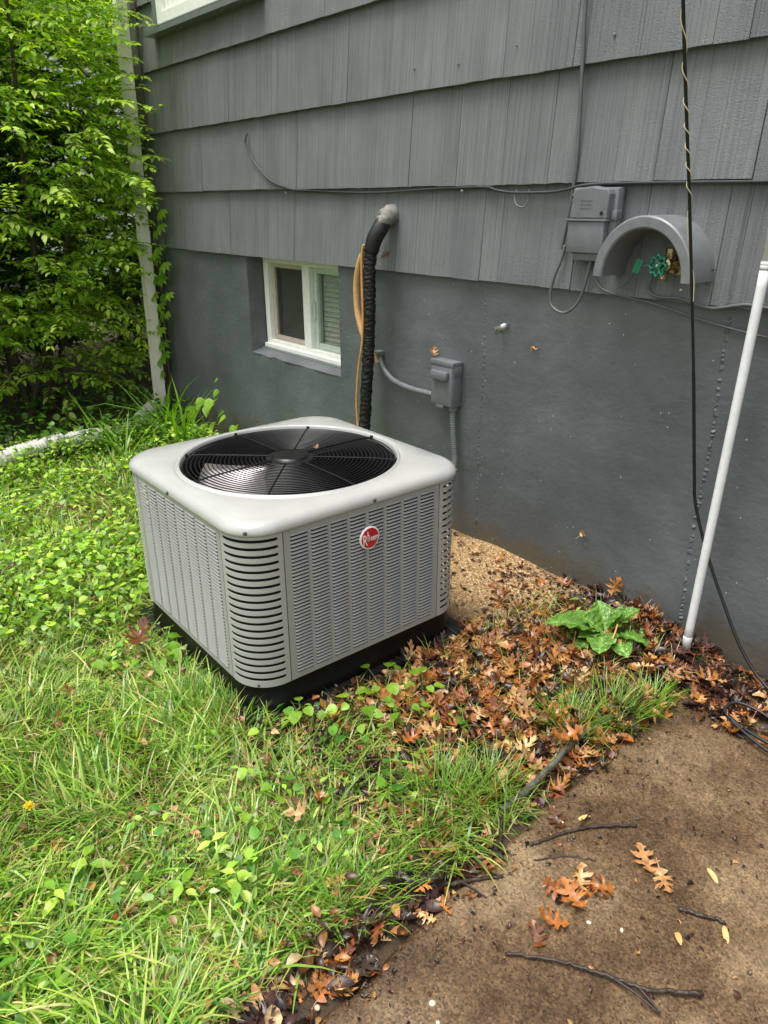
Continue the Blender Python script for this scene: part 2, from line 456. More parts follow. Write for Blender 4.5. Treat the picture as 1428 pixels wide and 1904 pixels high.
M = dict(
    mesh=mat_mesh(),
    shingle=mat_shingle(), foundation=mat_foundation(), patio=mat_patio(), ground=mat_ground(), glass=mat_glass(),
    grey=simple('grey_house_paint', '#6c7073', 0.42, bump=0.25, bscale=90),
    greydark=simple('grey_house_paint_smooth', '#666a6d', 0.35, bump=0.15, bscale=60),
    white=simple('white_vinyl', '#e3e4dc', 0.35, noise=0.05),
    cream=simple('cream_aluminium', '#ebe8dc', 0.4, noise=0.08, nscale=8),
    sash=simple('beige_sash', '#b3a89a', 0.5),
    mint=simple('old_green_sash', '#b2bfb2', 0.5),
    blind=simple('blind_slat', '#c9cbc2', 0.45),
    room=simple('dark_room', '#16160f', 0.9),
    screen=simple('insect_screen', '#2a2a26', 0.8),
    acgrey=simple('ac_grey_enamel', '#a3a3a0', 0.32, noise=0.04, nscale=5, bump=0.04, bscale=300),
    acpanel=simple('ac_grey_panel', '#989896', 0.34, noise=0.05, nscale=7),
    accap=simple('ac_cap_enamel', '#a5a5a2', 0.24, noise=0.06, nscale=9, coat=0.3),
    black=simple('black_wire', '#0b0b0c', 0.35),
    blackpan=simple('black_gloss_pan', '#070707', 0.42, noise=0.3, nscale=12, spec=0.25),
    pad=simple('black_plastic_pad', '#0e0f11', 0.45, noise=0.2),
    coil=simple('dark_coil_fins', '#141413', 0.6, noise=0.4, nscale=120),
    fan=simple('fan_glint_metal', '#b9b2b0', 0.4, metal=0.8, noise=0.03),
    fandark=simple('fan_dark', '#0d0d0e', 0.4),
    screw=simple('steel_screw', '#55504a', 0.4, metal=0.6),
    red=simple('badge_red', '#b3122b', 0.25, noise=0.05, coat=0.5),
    badgewhite=simple('badge_white', '#e8e2e2', 0.3, noise=0.02),
    tape=simple('black_foam_insulation', '#111213', 0.5, noise=0.25, nscale=60, bump=0.5, bscale=120),
    putty=simple('grey_putty', '#77756f', 0.7, noise=0.25, nscale=60, bump=0.7, bscale=90),
    tan=simple('tan_hose', '#c79d68', 0.5, noise=0.12, nscale=60),
    paletan=simple('pale_wire', '#d9cba6', 0.5),
    tanwire=simple('tan_wire', '#c58f55', 0.45),
    cablegrey=simple('painted_cable', '#565a5a', 0.45), cabledark=simple('dark_painted_cable', '#33373a', 0.45),
    cableblack=simple('black_cable', '#131416', 0.4),
    pvc=simple('white_pvc', '#d9dbdc', 0.3, noise=0.05, nscale=25, bump=0.25, bscale=50),
    pipewhite=simple('white_corrugated_plastic', '#d7d5cc', 0.5, noise=0.12, nscale=20),
    brass=simple('nickel_brass', '#a99874', 0.25, metal=0.9, noise=0.25, nscale=40),
    greenhandle=simple('green_enamel', '#0f6e50', 0.3, noise=0.12),
    steel=simple('galvanised_steel', '#b4b6b6', 0.35, metal=0.7, noise=0.2, nscale=60),
    bark=simple('wet_bark', '#30251c', 0.5, noise=0.5, nscale=70, bump=0.9, bscale=140),
    lichen=simple('lichen_bark', '#4a4a3c', 0.7, noise=0.6, nscale=60, bump=0.9, bscale=120),
    stem=simple('shrub_stem', '#4b4133', 0.8, noise=0.3, nscale=30, bump=0.6, bscale=80),
    twig=simple('green_twig', '#54602c', 0.6),
    clap=simple('white_clapboard', '#e2e3e2', 0.5, noise=0.06, nscale=6),
    pebble=simple('pale_pebble', '#c9bda6', 0.6, noise=0.2),
    foliage=mat_leafy('shrub_foliage', rough=0.38, trans=0.5),
    leafobj=mat_leafy('shrub_leaf', stops=[(0.0, lin('#82ac36')), (0.35, lin('#a2c844')), (0.7, lin('#bedc58')), (1.0, lin('#d2e472'))], rough=0.38, trans=0.4),
    creeper=mat_leafy('creeper_leaf', stops=[(0.0, lin('#5f8c22')), (1.0, lin('#98be3e'))], rough=0.4, trans=0.35),
    grass=mat_leafy('grass_blade', rough=0.32, trans=0.35, vein=0.08),
    weed=mat_leafy('weed_leaf', rough=0.4, trans=0.35),
    dock=mat_leafy('dock_leaf', rough=0.3, trans=0.2, vein=0.2, nscale=90, bump=0.9),
    litter=mat_leafy('leaf_litter', rough=0.38, trans=0.08, vein=0.25, nscale=90),
    oak=mat_leafy('oak_leaf', stops=[(0.0, lin('#42291a')), (0.2, lin('#774522')), (0.42, lin('#a05f2a')), (0.62, lin('#b2763e')), (0.78, lin('#c2925a')), (0.88, lin('#8e5238')), (1.0, lin('#cfae7c'))], rough=0.34, trans=0.08, vein=0.25, nscale=80),
    flower=mat_leafy('yellow_petal', col='#e6c81e', rough=0.5, trans=0.2),
)

# ------------------------------------------------------------------ terrain
def H(x, y):
    """height of the soil"""
    x = np.asarray(x, float); y = np.asarray(y, float)
    z = 0.010 * fnoise(x, y, 3.0) + 0.006 * fnoise(x, y, 9.0, 3) - 0.004
    mound = np.clip((y + 0.42) / 0.4, 0, 1) * np.clip((1.15 - x) / 0.3, 0, 1) * np.clip((x + 1.2) / 0.8, 0, 1)
    z = z + 0.045 * mound
    z = z + 0.02 * np.exp(-((x - 0.75) ** 2 / 0.06 + (y + 0.35) ** 2 / 0.12))
    z = z - 0.06 * np.clip((-x - 1.4) / 1.4, 0, 1)
    z = z - 0.06 * np.clip((x - edge_x(y)) / 0.05, 0, 1)
    return z

def edge_x(y):
    """left edge of the patio slab"""
    return 1.0 + 0.11 * np.clip((-0.45 - np.asarray(y, float)) / 1.1, -0.2, 2.5)

xs = np.concatenate([[-80, -40, -20, -12, -8, -6, -5], np.arange(-4.2, 2.2, 0.03), [2.6, 3.5, 5, 8, 14, 25, 50, 80]])
ys = np.concatenate([[-80, -40, -20, -12, -8, -6, -4.5, -3.5, -3], np.arange(-2.6, 0.3, 0.03), [0.8, 1.5, 2.5, 4, 7, 12, 20, 40, 80]])
gx, gy = np.meshgrid(xs, ys, indexing='ij')
gz = H(gx, gy)
V = np.stack([gx, gy, gz], -1).reshape(-1, 3)
nx, ny = len(xs), len(ys)
ii, jj = np.meshgrid(np.arange(nx - 1), np.arange(ny - 1), indexing='ij')
a = (ii * ny + jj).ravel()
F = np.stack([a, a + ny, a + ny + 1, a + 1], 1)
px_, py_ = V[:, 0], V[:, 1]
sandm = np.clip(1.35 - ((px_ - 0.1) / 0.55) ** 2 - ((py_ + 0.1) / 0.33) ** 2 + 0.5 * fnoise(px_, py_, 8, 2), 0, 1)
farm = np.clip((np.abs(px_ + 0.5) - 6.5) / 1.5, 0, 1) + np.clip((-3.0 - py_) / 0.6, 0, 1)
gc = np.stack([sandm, np.clip(farm, 0, 1), np.zeros_like(sandm)], 1)
ground = link('ground', np_mesh('ground', V, F, M['ground'], gc, smooth=True))
tag(ground, 'soil and sand of the side yard under the grass', 'ground', kind='structure')

# patio slab: gently uneven sheet with a worn left edge
py = np.concatenate([[-6.0, -5.0, -4.2, -3.6, -3.1], np.arange(-2.7, 0.0, 0.03), [0.019]])
cols_t = np.concatenate([[0, 0.006, 0.02, 0.05], np.linspace(0.1, 3.0, 60)])
PV = []
for yy in py:
    ex = float(edge_x(yy)) + 0.012 * float(fnoise(np.array(0.0), np.array(yy), 14, 1))
    for k, t in enumerate(cols_t):
        z = -0.08 if k == 0 else (-0.008 if k == 1 else 0.0)
        if k > 1: z += 0.0025 * float(fnoise(np.array(ex + t), np.array(yy), 4, 4))
        PV.append((ex + t, yy, z + 0.004))
nc = len(cols_t)
PF = [(i * nc + j, i * nc + j + 1, (i + 1) * nc + j + 1, (i + 1) * nc + j) for i in range(len(py) - 1) for j in range(nc - 1)]
PF = [tuple(reversed(f)) if False else f for f in PF]
patio = link('patio_slab', np_mesh('patio_slab', np.array(PV), np.array(PF), M['patio'], smooth=True))
tag(patio, 'wet brown concrete patio slab beside the lawn', 'patio', kind='structure')

# ------------------------------------------------------------------ house
house = empty('house', (0, 0, 0))
tag(house, 'grey house wall of wide striated shingles above a painted concrete foundation', 'house')
HX0, HX1 = -2.93, 3.2
SB, SE = 1.03, 0.305                      # bottom of the lowest course, exposure

def shingle(x0, x1, zb, h, th, parent):
    b = MB()
    n = max(2, int((x1 - x0) / 0.04))
    jb = random.uniform(-0.002, 0.002)
    vs = []
    for i in range(n + 1):
        x = x0 + (x1 - x0) * i / n
        jz = jb + random.uniform(-0.0014, 0.0014)
        off = 0.0016 * math.sin(3.1 * i + x0 * 9)
        vs += [(x, 0.016 - th + off * 0.3, zb + jz), (x, 0.016, zb + jz + 0.001), (x, 0.0335, zb + h), (x, 0.0325 - 0.008, zb + h)]
    fs = []
    for i in range(n):
        o = i * 4; p = o + 4
        fs += [(o, p, p + 3, o + 3), (o + 1, o, p, p + 1) if False else (p, o, o + 1, p + 1), (o + 1, o + 2, p + 2, p + 1)]
    fs += [(0, 3, 2, 1), (n * 4, n * 4 + 1, n * 4 + 2, n * 4 + 3)]
    b.add(vs, fs)
    return b.build('shingle', M['shingle'], parent)

fixed = {0: [-2.35, -1.86, -1.249, -0.737, -0.334, -0.065, 0.019, 0.328, 0.56, 0.79, 0.848],
         1: [-2.5, -2.12, -1.62, -1.2, -0.738, -0.446, -0.195, 0.014, 0.207, 0.574, 0.849],
         2: [-2.62, -2.25, -1.778, -1.33, -1.02, -0.816, -0.521, 0.001, 0.269, 0.488, 0.692, 0.783],
         3: [-2.5, -2.21, -1.857, -1.4, -0.95, -0.6, -0.2, 0.18, 0.42, 0.66]}
WX0, WX1, WZ0, WZ1 = -2.44, -1.5, 2.13, 3.25   # upper window
for k in range(7):
    zb = SB + k * SE
    js = list(fixed.get(k, []))
    x = js[-1] if js else HX0
    if not js: js = []
    while x < HX1 - 0.3:
        x += random.choice([0.2, 0.26, 0.31, 0.36, 0.42]) + random.uniform(-0.03, 0.03)
        if x < HX1 - 0.12: js.append(x)
    ed = [HX0] + js + [HX1]
    for a_, b_ in zip(ed[:-1], ed[1:]):
        g_ = random.choice([0.0003, 0.0004, 0.0006, 0.0009, 0.0018])
        a2, b2 = a_ + g_, b_ - g_
        th = 0.016 + random.uniform(-0.0016, 0.0022)
        hh = SE + 0.02
        if zb + hh > WZ0 - 0.03 and b2 > WX0 - 0.05 and a2 < WX1 + 0.05:
            if zb >= WZ0 - 0.05:
                # cut round the window
                if a2 < WX0 - 0.06: shingle(a2, WX0 - 0.06, zb, hh, th, house)
                if b2 > WX1 + 0.06: shingle(WX1 + 0.06, b2, zb, hh, th, house)
                continue
            shingle(a2, b2, zb, WZ0 - 0.03 - zb, th, house)
            continue
        shingle(a2, b2, zb, hh, th, house)
# plain wall behind the shingles and above, the side wall round the corner
bk = MB()
bk.box(HX0 + 0.01, WX0 - 0.02, 0.04, 0.14, SB + 0.01, 5.2); bk.box(WX1 + 0.02, HX1, 0.04, 0.14, SB + 0.01, 5.2)
bk.box(WX0 - 0.02, WX1 + 0.02, 0.04, 0.14, SB + 0.01, WZ0 - 0.02); bk.box(WX0 - 0.02, WX1 + 0.02, 0.04, 0.14, WZ1, 5.2)
bk.box(HX0 + 0.01, HX0 + 0.1, 0.141, 7.0, SB + 0.01, 5.2)
bk.build('wall_sheathing', M['grey'], house)
# foundation with the window opening
OX0, OX1, OZ0 = -1.745, -0.935, 0.535
fd = MB()
fy = 0.022
def quadgrid(mb, x0, x1, z0, z1, y, nxq, nzq):
    vs = [(x0 + (x1 - x0) * i / nxq, y, z0 + (z1 - z0) * j / nzq) for i in range(nxq + 1) for j in range(nzq + 1)]
    fs = [(i * (nzq + 1) + j, (i + 1) * (nzq + 1) + j, (i + 1) * (nzq + 1) + j + 1, i * (nzq + 1) + j + 1) for i in range(nxq) for j in range(nzq)]
    mb.add(vs, fs)
ZT = SB + 0.02
quadgrid(fd, HX0, OX0, -0.4, ZT, fy, 6, 6); quadgrid(fd, OX1, HX1, -0.4, ZT, fy, 20, 8); quadgrid(fd, OX0, OX1, -0.4, OZ0, fy, 6, 4)
# reveals and the sloping sill
D = 0.13
fd.add([(OX0, fy, OZ0), (OX0, fy, ZT), (OX0 + 0.015, fy + D, ZT), (OX0 + 0.015, fy + D, OZ0 + 0.035)], [(0, 3, 2, 1)])
fd.add([(OX1, fy, OZ0), (OX1, fy, ZT), (OX1 - 0.0, fy + D, ZT), (OX1 - 0.0, fy + D, OZ0 + 0.035)], [(0, 1, 2, 3)])
sv = []; 
for i in range(15):
    x = OX0 + (OX1 - OX0) * i / 14
    sv += [(x, fy, OZ0), (x, fy - 0.003 + random.uniform(-0.003, 0.004), OZ0 + random.uniform(-0.002, 0.006)), (x, fy + 0.03, OZ0 + 0.012), (x, fy + D, OZ0 + 0.038)]
fd.add(sv, [(i * 4 + k, i * 4 + 4 + k, i * 4 + 5 + k, i * 4 + 1 + k) for i in range(14) for k in range(3)])
# side wall and bottom
fd.add([(HX0, fy, -0.4), (HX0, fy, ZT), (HX0, 7, ZT), (HX0, 7, -0.4)], [(0, 1, 2, 3)])
fd.add([(HX0, fy, ZT), (HX1, fy, ZT), (HX1, 0.1, ZT), (HX0, 0.1, ZT)], [(0, 1, 2, 3)])
foundation = fd.build('foundation', M['foundation'], house)

# rough form seams standing proud of the concrete
def form_seam(x, z0, z1, wdt=0.006, amp=0.0035):
    b = MB()
    n = int((z1 - z0) / 0.006)
    vs = []
    for i in range(n + 1):
        z = z0 + (z1 - z0) * i / n
        c = x + 0.004 * math.sin(z * 11 + x) + random.uniform(-0.0015, 0.0015)
        p = max(0.0006, random.gauss(amp * 0.35, amp * 0.4)); ww = wdt * random.uniform(0.4, 1.2)
        vs += [(c - ww, fy + 0.0015, z), (c - ww * 0.3, fy - p, z), (c + ww * 0.4, fy - p * random.uniform(0.3, 1), z), (c + ww, fy + 0.0015, z)]
    fs = [(i * 4 + k, i * 4 + k + 1, i * 4 + k + 5, i * 4 + k + 4) for i in range(n) for k in range(3)]
    b.add(vs, fs)
    b.build('form_seam', M['foundation'], house)
form_seam(-0.045, 0.03, 1.02)
form_seam(0.845, 0.03, 1.0, 0.009, 0.006)
form_seam(OX0 - 0.008, -0.02, 1.02)
form_seam(-2.15, -0.02, 0.66, 0.004, 0.0025)
form_seam(OX1 + 0.012, 0.1, 1.02, 0.005, 0.003)
# siding nails, as small proud heads
for (x, z) in [(-1.30, 1.322), (-0.165, 1.318), (0.93, 1.322), (-1.98, 1.05), (-0.62, 1.05), (0.70, 1.06), (0.4, 1.7), (0.05, 1.72), (-0.42, 1.71), (-0.2, 1.7)]:
    b = MB(); b.lathe([(0.0045, 0), (0.0042, 0.003), (0.002, 0.0042)], 10, axis_mat((x, 0.004 if z < 1.33 else 0.002, z), (0, -1, 0)))
    b.build('nail_head', M['grey'] if z > 1.33 else M['steel'], house, 'auto')

def bar_frame(x0, x1, z0, z1, y0, y1, w, b):
    m = MB()
    m.bevbox(x0, x0 + w, y0, y1, z0, z1, b); m.bevbox(x1 - w, x1, y0, y1, z0, z1, b)
    m.bevbox(x0 + w, x1 - w, y0 + 0.0015, y1, z1 - w, z1 - 0.0005, b); m.bevbox(x0 + w, x1 - w, y0 + 0.0015, y1, z0 + 0.0005, z0 + w, b)
    return m

# basement window
wx0, wx1, wz0, wz1 = OX0 + 0.02, OX1 - 0.001, OZ0 + 0.028, 1.035
win = bar_frame(wx0, wx1, wz0, wz1, fy + 0.085, fy + 0.15, 0.040, 0.004).build('window', M['white'], house)
win['label'] = 'white vinyl basement slider window set into the foundation'
bs = MB(); bs.bevbox(wx0 - 0.004, wx1, fy + 0.07, fy + 0.09, wz0 - 0.001, wz0 + 0.02, 0.002); bs.build('sill_nose', M['white'], win)
bs = MB(); bs.bevbox(wx0 - 0.012, wx1, fy + 0.06, fy + 0.12, wz0 - 0.022, wz0 - 0.002, 0.003); bs.build('wood_sill', M['grey'], win)
xm = wx0 + 0.39
bs = MB(); bs.bevbox(xm - 0.03, xm + 0.03, fy + 0.088, fy + 0.13, wz0 + 0.038, wz1 - 0.038, 0.004); bs.build('meeting_stile', M['white'], win)
bar_frame(wx0 + 0.043, xm - 0.031, wz0 + 0.042, wz1 - 0.042, fy + 0.112, fy + 0.14, 0.022, 0.002).build('screen_frame', M['sash'], win)
bar_frame(xm + 0.031, wx1 - 0.041, wz0 + 0.042, wz1 - 0.042, fy + 0.115, fy + 0.145, 0.028, 0.002).build('sash_frame', M['mint'], win)
bs = MB(); bs.bevbox(xm + 0.037, xm + 0.05, fy + 0.103, fy + 0.118, 0.75, 0.83, 0.003); bs.build('sash_lock', M['mint'], win)
bs = MB(); bs.box(wx0 + 0.065, xm - 0.053, fy + 0.128, fy + 0.131, wz0 + 0.064, wz1 - 0.064); bs.build('pane', M['glass'], win)
bs = MB(); bs.box(wx0 + 0.064, xm - 0.052, fy + 0.124, fy + 0.1245, wz0 + 0.063, wz1 - 0.063); bs.build('insect_screen', M['mesh'], win)
bs = MB(); bs.box(xm + 0.06, wx1 - 0.07, fy + 0.128, fy + 0.131, wz0 + 0.07, wz1 - 0.07); bs.build('pane', M['glass'], win)
zz_ = wz0 + 0.06
while zz_ < wz1 - 0.05:
    sl = MB()
    sl.add([(wx0 + 0.02, fy + 0.150, zz_), (wx1 - 0.01, fy + 0.150, zz_), (wx1 - 0.01, fy + 0.160, zz_ + 0.021), (wx0 + 0.02, fy + 0.160, zz_ + 0.021),
            (wx0 + 0.02, fy + 0.1515, zz_ + 0.0005), (wx1 - 0.01, fy + 0.1515, zz_ + 0.0005), (wx1 - 0.01, fy + 0.1615, zz_ + 0.0215), (wx0 + 0.02, fy + 0.1615, zz_ + 0.0215)],
           [(0, 1, 2, 3), (7, 6, 5, 4), (0, 4, 5, 1), (3, 2, 6, 7)])
    sl.build('blind_slat', M['blind'], win)
    zz_ += 0.0235
bs = MB(); bs.box(wx0 - 0.05, wx1 + 0.2, fy + 0.55, fy + 0.6, 0.3, 1.2); bs.box(wx0 - 0.05, wx1 + 0.2, fy + 0.16, fy + 0.6, 1.04, 1.08); bs.build('dark_interior', M['room'], win)

# upper window
uw = bar_frame(WX0, WX1, WZ0, WZ1, -0.012, 0.07, 0.055, 0.004).build('window', M['white'], house)
uw['label'] = 'white upper window over a grey sloping sill'
bar_frame(WX0 + 0.056, WX1 - 0.056, WZ0 + 0.056, WZ1 - 0.056, 0.012, 0.06, 0.045, 0.003).build('sash_frame', M['white'], uw)
bs = MB(); bs.box(WX0 + 0.1, WX1 - 0.1, 0.034, 0.038, WZ0 + 0.1, WZ1 - 0.1); bs.build('pane', M['glass'], uw)
bs = MB(); bs.box(WX0 + 0.0, WX1, 0.3, 0.34, WZ0, WZ1); bs.build('dark_interior', M['room'], uw)
bs = MB()
bs.add([(WX0 - 0.1, -0.05, WZ0 - 0.045), (WX1 + 0.1, -0.05, WZ0 - 0.045), (WX1 + 0.1, 0.03, WZ0 - 0.045), (WX0 - 0.1, 0.03, WZ0 - 0.045),
        (WX0 - 0.1, -0.05, WZ0 - 0.022), (WX1 + 0.1, -0.05, WZ0 - 0.022), (WX1 + 0.1, 0.03, WZ0 - 0.002), (WX0 - 0.1, 0.03, WZ0 - 0.002)],
       [(0, 3, 2, 1), (4, 5, 6, 7), (0, 1, 5, 4), (1, 2, 6, 5), (2, 3, 7, 6), (3, 0, 4, 7)])
bs.build('sill', M['greydark'], uw)
bs = MB(); bs.bevbox(WX0 - 0.058, WX0 - 0.002, -0.008, 0.04, WZ0 - 0.002, WZ1, 0.002); bs.bevbox(WX1 + 0.002, WX1 + 0.058, -0.008, 0.04, WZ0 - 0.002, WZ1, 0.002)
bs.build('casing', M['greydark'], uw)

# ------------------------------------------------------------------ downspout
ds = empty('downspout', (-2.90, -0.06, 0.02))
tag(ds, 'cream ribbed metal downspout running down the house corner behind the shrub', 'downspout')
def rect_pipe(z0, z1, wx, wy, ribs=True):
    prof = []
    nrib = 6
    # outline with shallow flutes on each long side
    def side(p, q, nrm):
        for i in range(nrib * 4):
            t = i / (nrib * 4)
            d = 0.0018 * (1 if (i % 4) in (1, 2) else 0) if ribs and 1 < i < nrib * 4 - 2 else 0
            prof.append((p[0] + (q[0] - p[0]) * t - nrm[0] * d, p[1] + (q[1] - p[1]) * t - nrm[1] * d))
    a, b = wx / 2, wy / 2
    side((-a, -b), (a, -b), (0, -1)); side((a, -b), (a, b), (1, 0)); side((a, b), (-a, b), (0, 1)); side((-a, b), (-a, -b), (-1, 0))
    n = len(prof); m = MB()
    lean = 0.052
    vs = [(x + lean * z, y, z) for z in (z0, z1) for (x, y) in prof]
    m.add(vs, [(k, (k + 1) % n, n + (k + 1) % n, n + k) for k in range(n)] + [tuple(range(n - 1, -1, -1)), tuple(range(n, 2 * n))])
    return m
rect_pipe(0.0, 1.10, 0.055, 0.062).build('lower_pipe', M['cream'], ds)
rect_pipe(1.10, 4.6, 0.052, 0.059).build('upper_pipe', M['cream'], ds)
rect_pipe(1.085, 1.10, 0.058, 0.065, False).build('joint_band', M['cream'], ds)
rect_pipe(1.905, 1.925, 0.058, 0.066, False).build('strap', M['cream'], ds)

# white corrugated drain pipe lying at the edge of the lawn
pts = catmull([Vector(p) for p in [(-2.88, -0.12, 0.03), (-2.66, -0.4, -0.03), (-2.52, -0.62, 0.01), (-2.47, -0.83, 0.03), (-2.43, -1.02, 0.03), (-2.36, -1.25, 0.02), (-2.25, -1.6, 0.01)]], 40)
rad = [0.042 + 0.007 * math.sin(i * 2 * PI / 4.0) for i in range(len(pts))]
cp = MB(); cp.tube(pts, rad, 14)
o = cp.build('drain_pipe', M['pipewhite'], None, True)
tag(o, 'white corrugated drain pipe lying in the weeds below the shrub', 'pipe')

# ------------------------------------------------------------------ air conditioner
ACX, ACY = 0.0, -0.845
HW, CS, CR = 0.3775, 0.264, 0.10
Z0, Z1, Z2 = 0.10, 0.5405, 0.583
ac = empty('air_conditioner', (ACX, ACY, 0.0))
tag(ac, 'light grey square air conditioner with round top fan standing on a black pad', 'air conditioner')

def rs(th, Hh, r):
    """radius of a rounded square of half side Hh, corner radius r, at angle th"""
    c, s = abs(math.cos(th)), abs(math.sin(th))
    q = Hh - r
    if c >= s:
        if Hh * s / max(c, 1e-9) <= q: return Hh / c
    else:
        if Hh * c / max(s, 1e-9) <= q: return Hh / s
    bq = q * (c + s)
    return bq + math.sqrt(max(0, bq * bq - (2 * q * q - r * r)))

def rs_loft(rings, n=200, close=False):
    m = MB(); vs = []
    for (kind, Hh, r, z) in rings:
        for k in range(n):
            th = 2 * PI * (k + 0.5) / n
            d = rs(th, Hh, r) if kind == 's' else Hh
            vs.append((d * math.cos(th), d * math.sin(th), z))
    fs = []
    for i in range(len(rings) - 1):
        for k in range(n):
            a = i * n + k; b = i * n + (k + 1) % n
            fs.append((a, b, b + n, a + n))
    m.add(vs, fs)
    return m

FR = 0.322
CH = HW + 0.007
er = 0.030
rings = [('s', CH - 0.012, CR, Z1 + 0.002), ('s', CH - 0.003, CR + .004, Z1), ('s', CH, CR + 0.006, Z1 + 0.004)]
for i in range(0, 8):
    a = i / 7 * PI / 2
    rings.append(('s', CH - er * (1 - math.cos(a)), CR + 0.006, Z2 - 0.007 - er * (1 - math.sin(a)) * 0.9))
rings += [('s', CH - er - 0.001, CR + 0.006, Z2 - 0.0065), ('c', FR + 0.021, 0, Z2 - 0.003), ('c', FR + 0.017, 0, Z2 - 0.0035), ('c', FR + 0.014, 0, Z2 - 0.006),
          ('c', FR + 0.010, 0, Z2 - 0.006), ('c', FR + 0.006, 0, Z2 + 0.001), ('c', FR + 0.003, 0, Z2 + 0.001), ('c', FR, 0, Z2 - 0.004), ('c', FR - 0.002, 0, Z2 - 0.05)]
cap = rs_loft(rings).build('top_cap', M['accap'], ac, True)
# venturi ring inside the opening, dark
rs_loft([('c', FR - 0.003, 0, Z2 - 0.02), ('c', FR - 0.02, 0, Z2 - 0.05), ('c', FR - 0.03, 0, Z2 - 0.16)], 96).build('fan_shroud', M['fandark'], ac, True)
# water film marks: smooth cap only; screws round the skirt
for k, (sx, sy, dx, dy) in enumerate([(0.343, -0.343, 1, -1), (CH, 0.02, 1, 0), (CH - 0.006, 0.28, 1, 0.12), (-0.02, -CH, 0, -1), (0.343, 0.343, 1, 1), (-0.343, -0.343, -1, -1)]):
    b = MB(); dd = Vector((dx, dy, 0)).normalized()
    base = Vector((sx, sy, Z1 + 0.0115)) if abs(dx) + abs(dy) < 1.9 else Vector((dd.x * (rs(PI / 4, CH, CR + 0.006)), dd.y * (rs(PI / 4, CH, CR + 0.006)), Z1 + 0.0115))
    b.lathe([(0.0052, -0.001), (0.0052, 0.002), (0.003, 0.0042), (0.0005, 0.0045)], 8, axis_mat(base, dd))
    b.build('screw', M['screw'], cap)

# grille
def wz(r):
    t = max(0, (r - 0.07) / (FR - 0.07))
    return Z2 - 0.004 - 0.001 * t - 0.006 * t ** 8
gr = MB()
gr.lathe([(0.002, Z2 + 0.004), (0.05, Z2 + 0.0045), (0.053, Z2 + 0.002), (0.056, Z2 - 0.002), (0.072, Z2 - 0.003), (0.0745, Z2 - 0.008)], 48, None, True, False)
grille = gr.build('grille_hub', M['black'], ac, 'auto')
grille['label'] = 'round black wire fan guard'
nring = 20
for i in range(nring):
    r = 0.083 + (FR - 0.006 - 0.083) * i / (nring - 1)
    b = MB(); n = 112; s = 6; vs = []
    for k in range(n):
        a = 2 * PI * k / n
        for j in range(s):
            q = 2 * PI * j / s
            rr = r + 0.0019 * math.cos(q)
            vs.append((rr * math.cos(a), rr * math.sin(a), wz(r) + 0.0019 * math.sin(q)))
    fs = [(k * s + j, ((k + 1) % n) * s + j, ((k + 1) % n) * s + (j + 1) % s, k * s + (j + 1) % s) for k in range(n) for j in range(s)]
    b.add(vs, fs).build('guard_ring', M['black'], grille, True)
for k in range(8):
    a = 2 * PI * k / 8 + 0.03
    b = MB()
    b.tube([(r * math.cos(a), r * math.sin(a), wz(r) + 0.0032) for r in np.linspace(0.066, FR - 0.002, 14)], 0.0022, 6)
    e = Vector((math.cos(a), math.sin(a), 0)) * (FR - 0.003)
    b.bevbox(e.x - 0.004, e.x + 0.004, e.y - 0.004, e.y + 0.004, wz(FR) - 0.004, wz(FR) + 0.010, 0.0015)
    b.build('guard_spoke', M['black'], grille)
# fan
fh = MB(); fh.lathe([(0.001, Z2 - 0.045), (0.075, Z2 - 0.05), (0.08, Z2 - 0.06), (0.08, Z2 - 0.2), (0.001, Z2 - 0.2)], 32)
fan = fh.build('fan_motor', M['fandark'], ac, 'auto')
for k in range(3):
    a0 = R(256) + k * 2 * PI / 3
    b = MB(); vs = []; nr, na = 7, 9
    for i in range(nr):
        r = 0.05 + (0.275 - 0.05) * i / (nr - 1)
        span = R(38 + 34 * (i / (nr - 1)) ** 0.7)
        for j in range(na):
            t = j / (na - 1) - 0.5
            a = a0 + t * span
            zz = Z2 - 0.085 - 0.115 * (t + 0.15 * t * t) * (1.05 - 0.25 * i / nr)
            vs.append((r * math.cos(a), r * math.sin(a), zz))
    fs = [(i * na + j, (i + 1) * na + j, (i + 1) * na + j + 1, i * na + j + 1) for i in range(nr - 1) for j in range(na - 1)]
    b.add(vs, fs)
    fb = b.build('fan_blade', M['fan'] if k == 0 else M['fandark'], fan, True)  # first blade alone is pale, standing in for the sky's glint
    sm = fb.modifiers.new('t', 'SOLIDIFY'); sm.thickness = 0.0015

# coil block inside
rs_loft([('s', HW - 0.03, CR - 0.02, Z0), ('s', HW - 0.03, CR - 0.02, Z1)], 80).build('coil', M['coil'], ac, True)
bt = MB(); bt.lathe([(0.30, Z2 - 0.30), (0.02, Z2 - 0.30)], 24, None, False, True); bt.build('inner_floor', M['fandark'], ac)

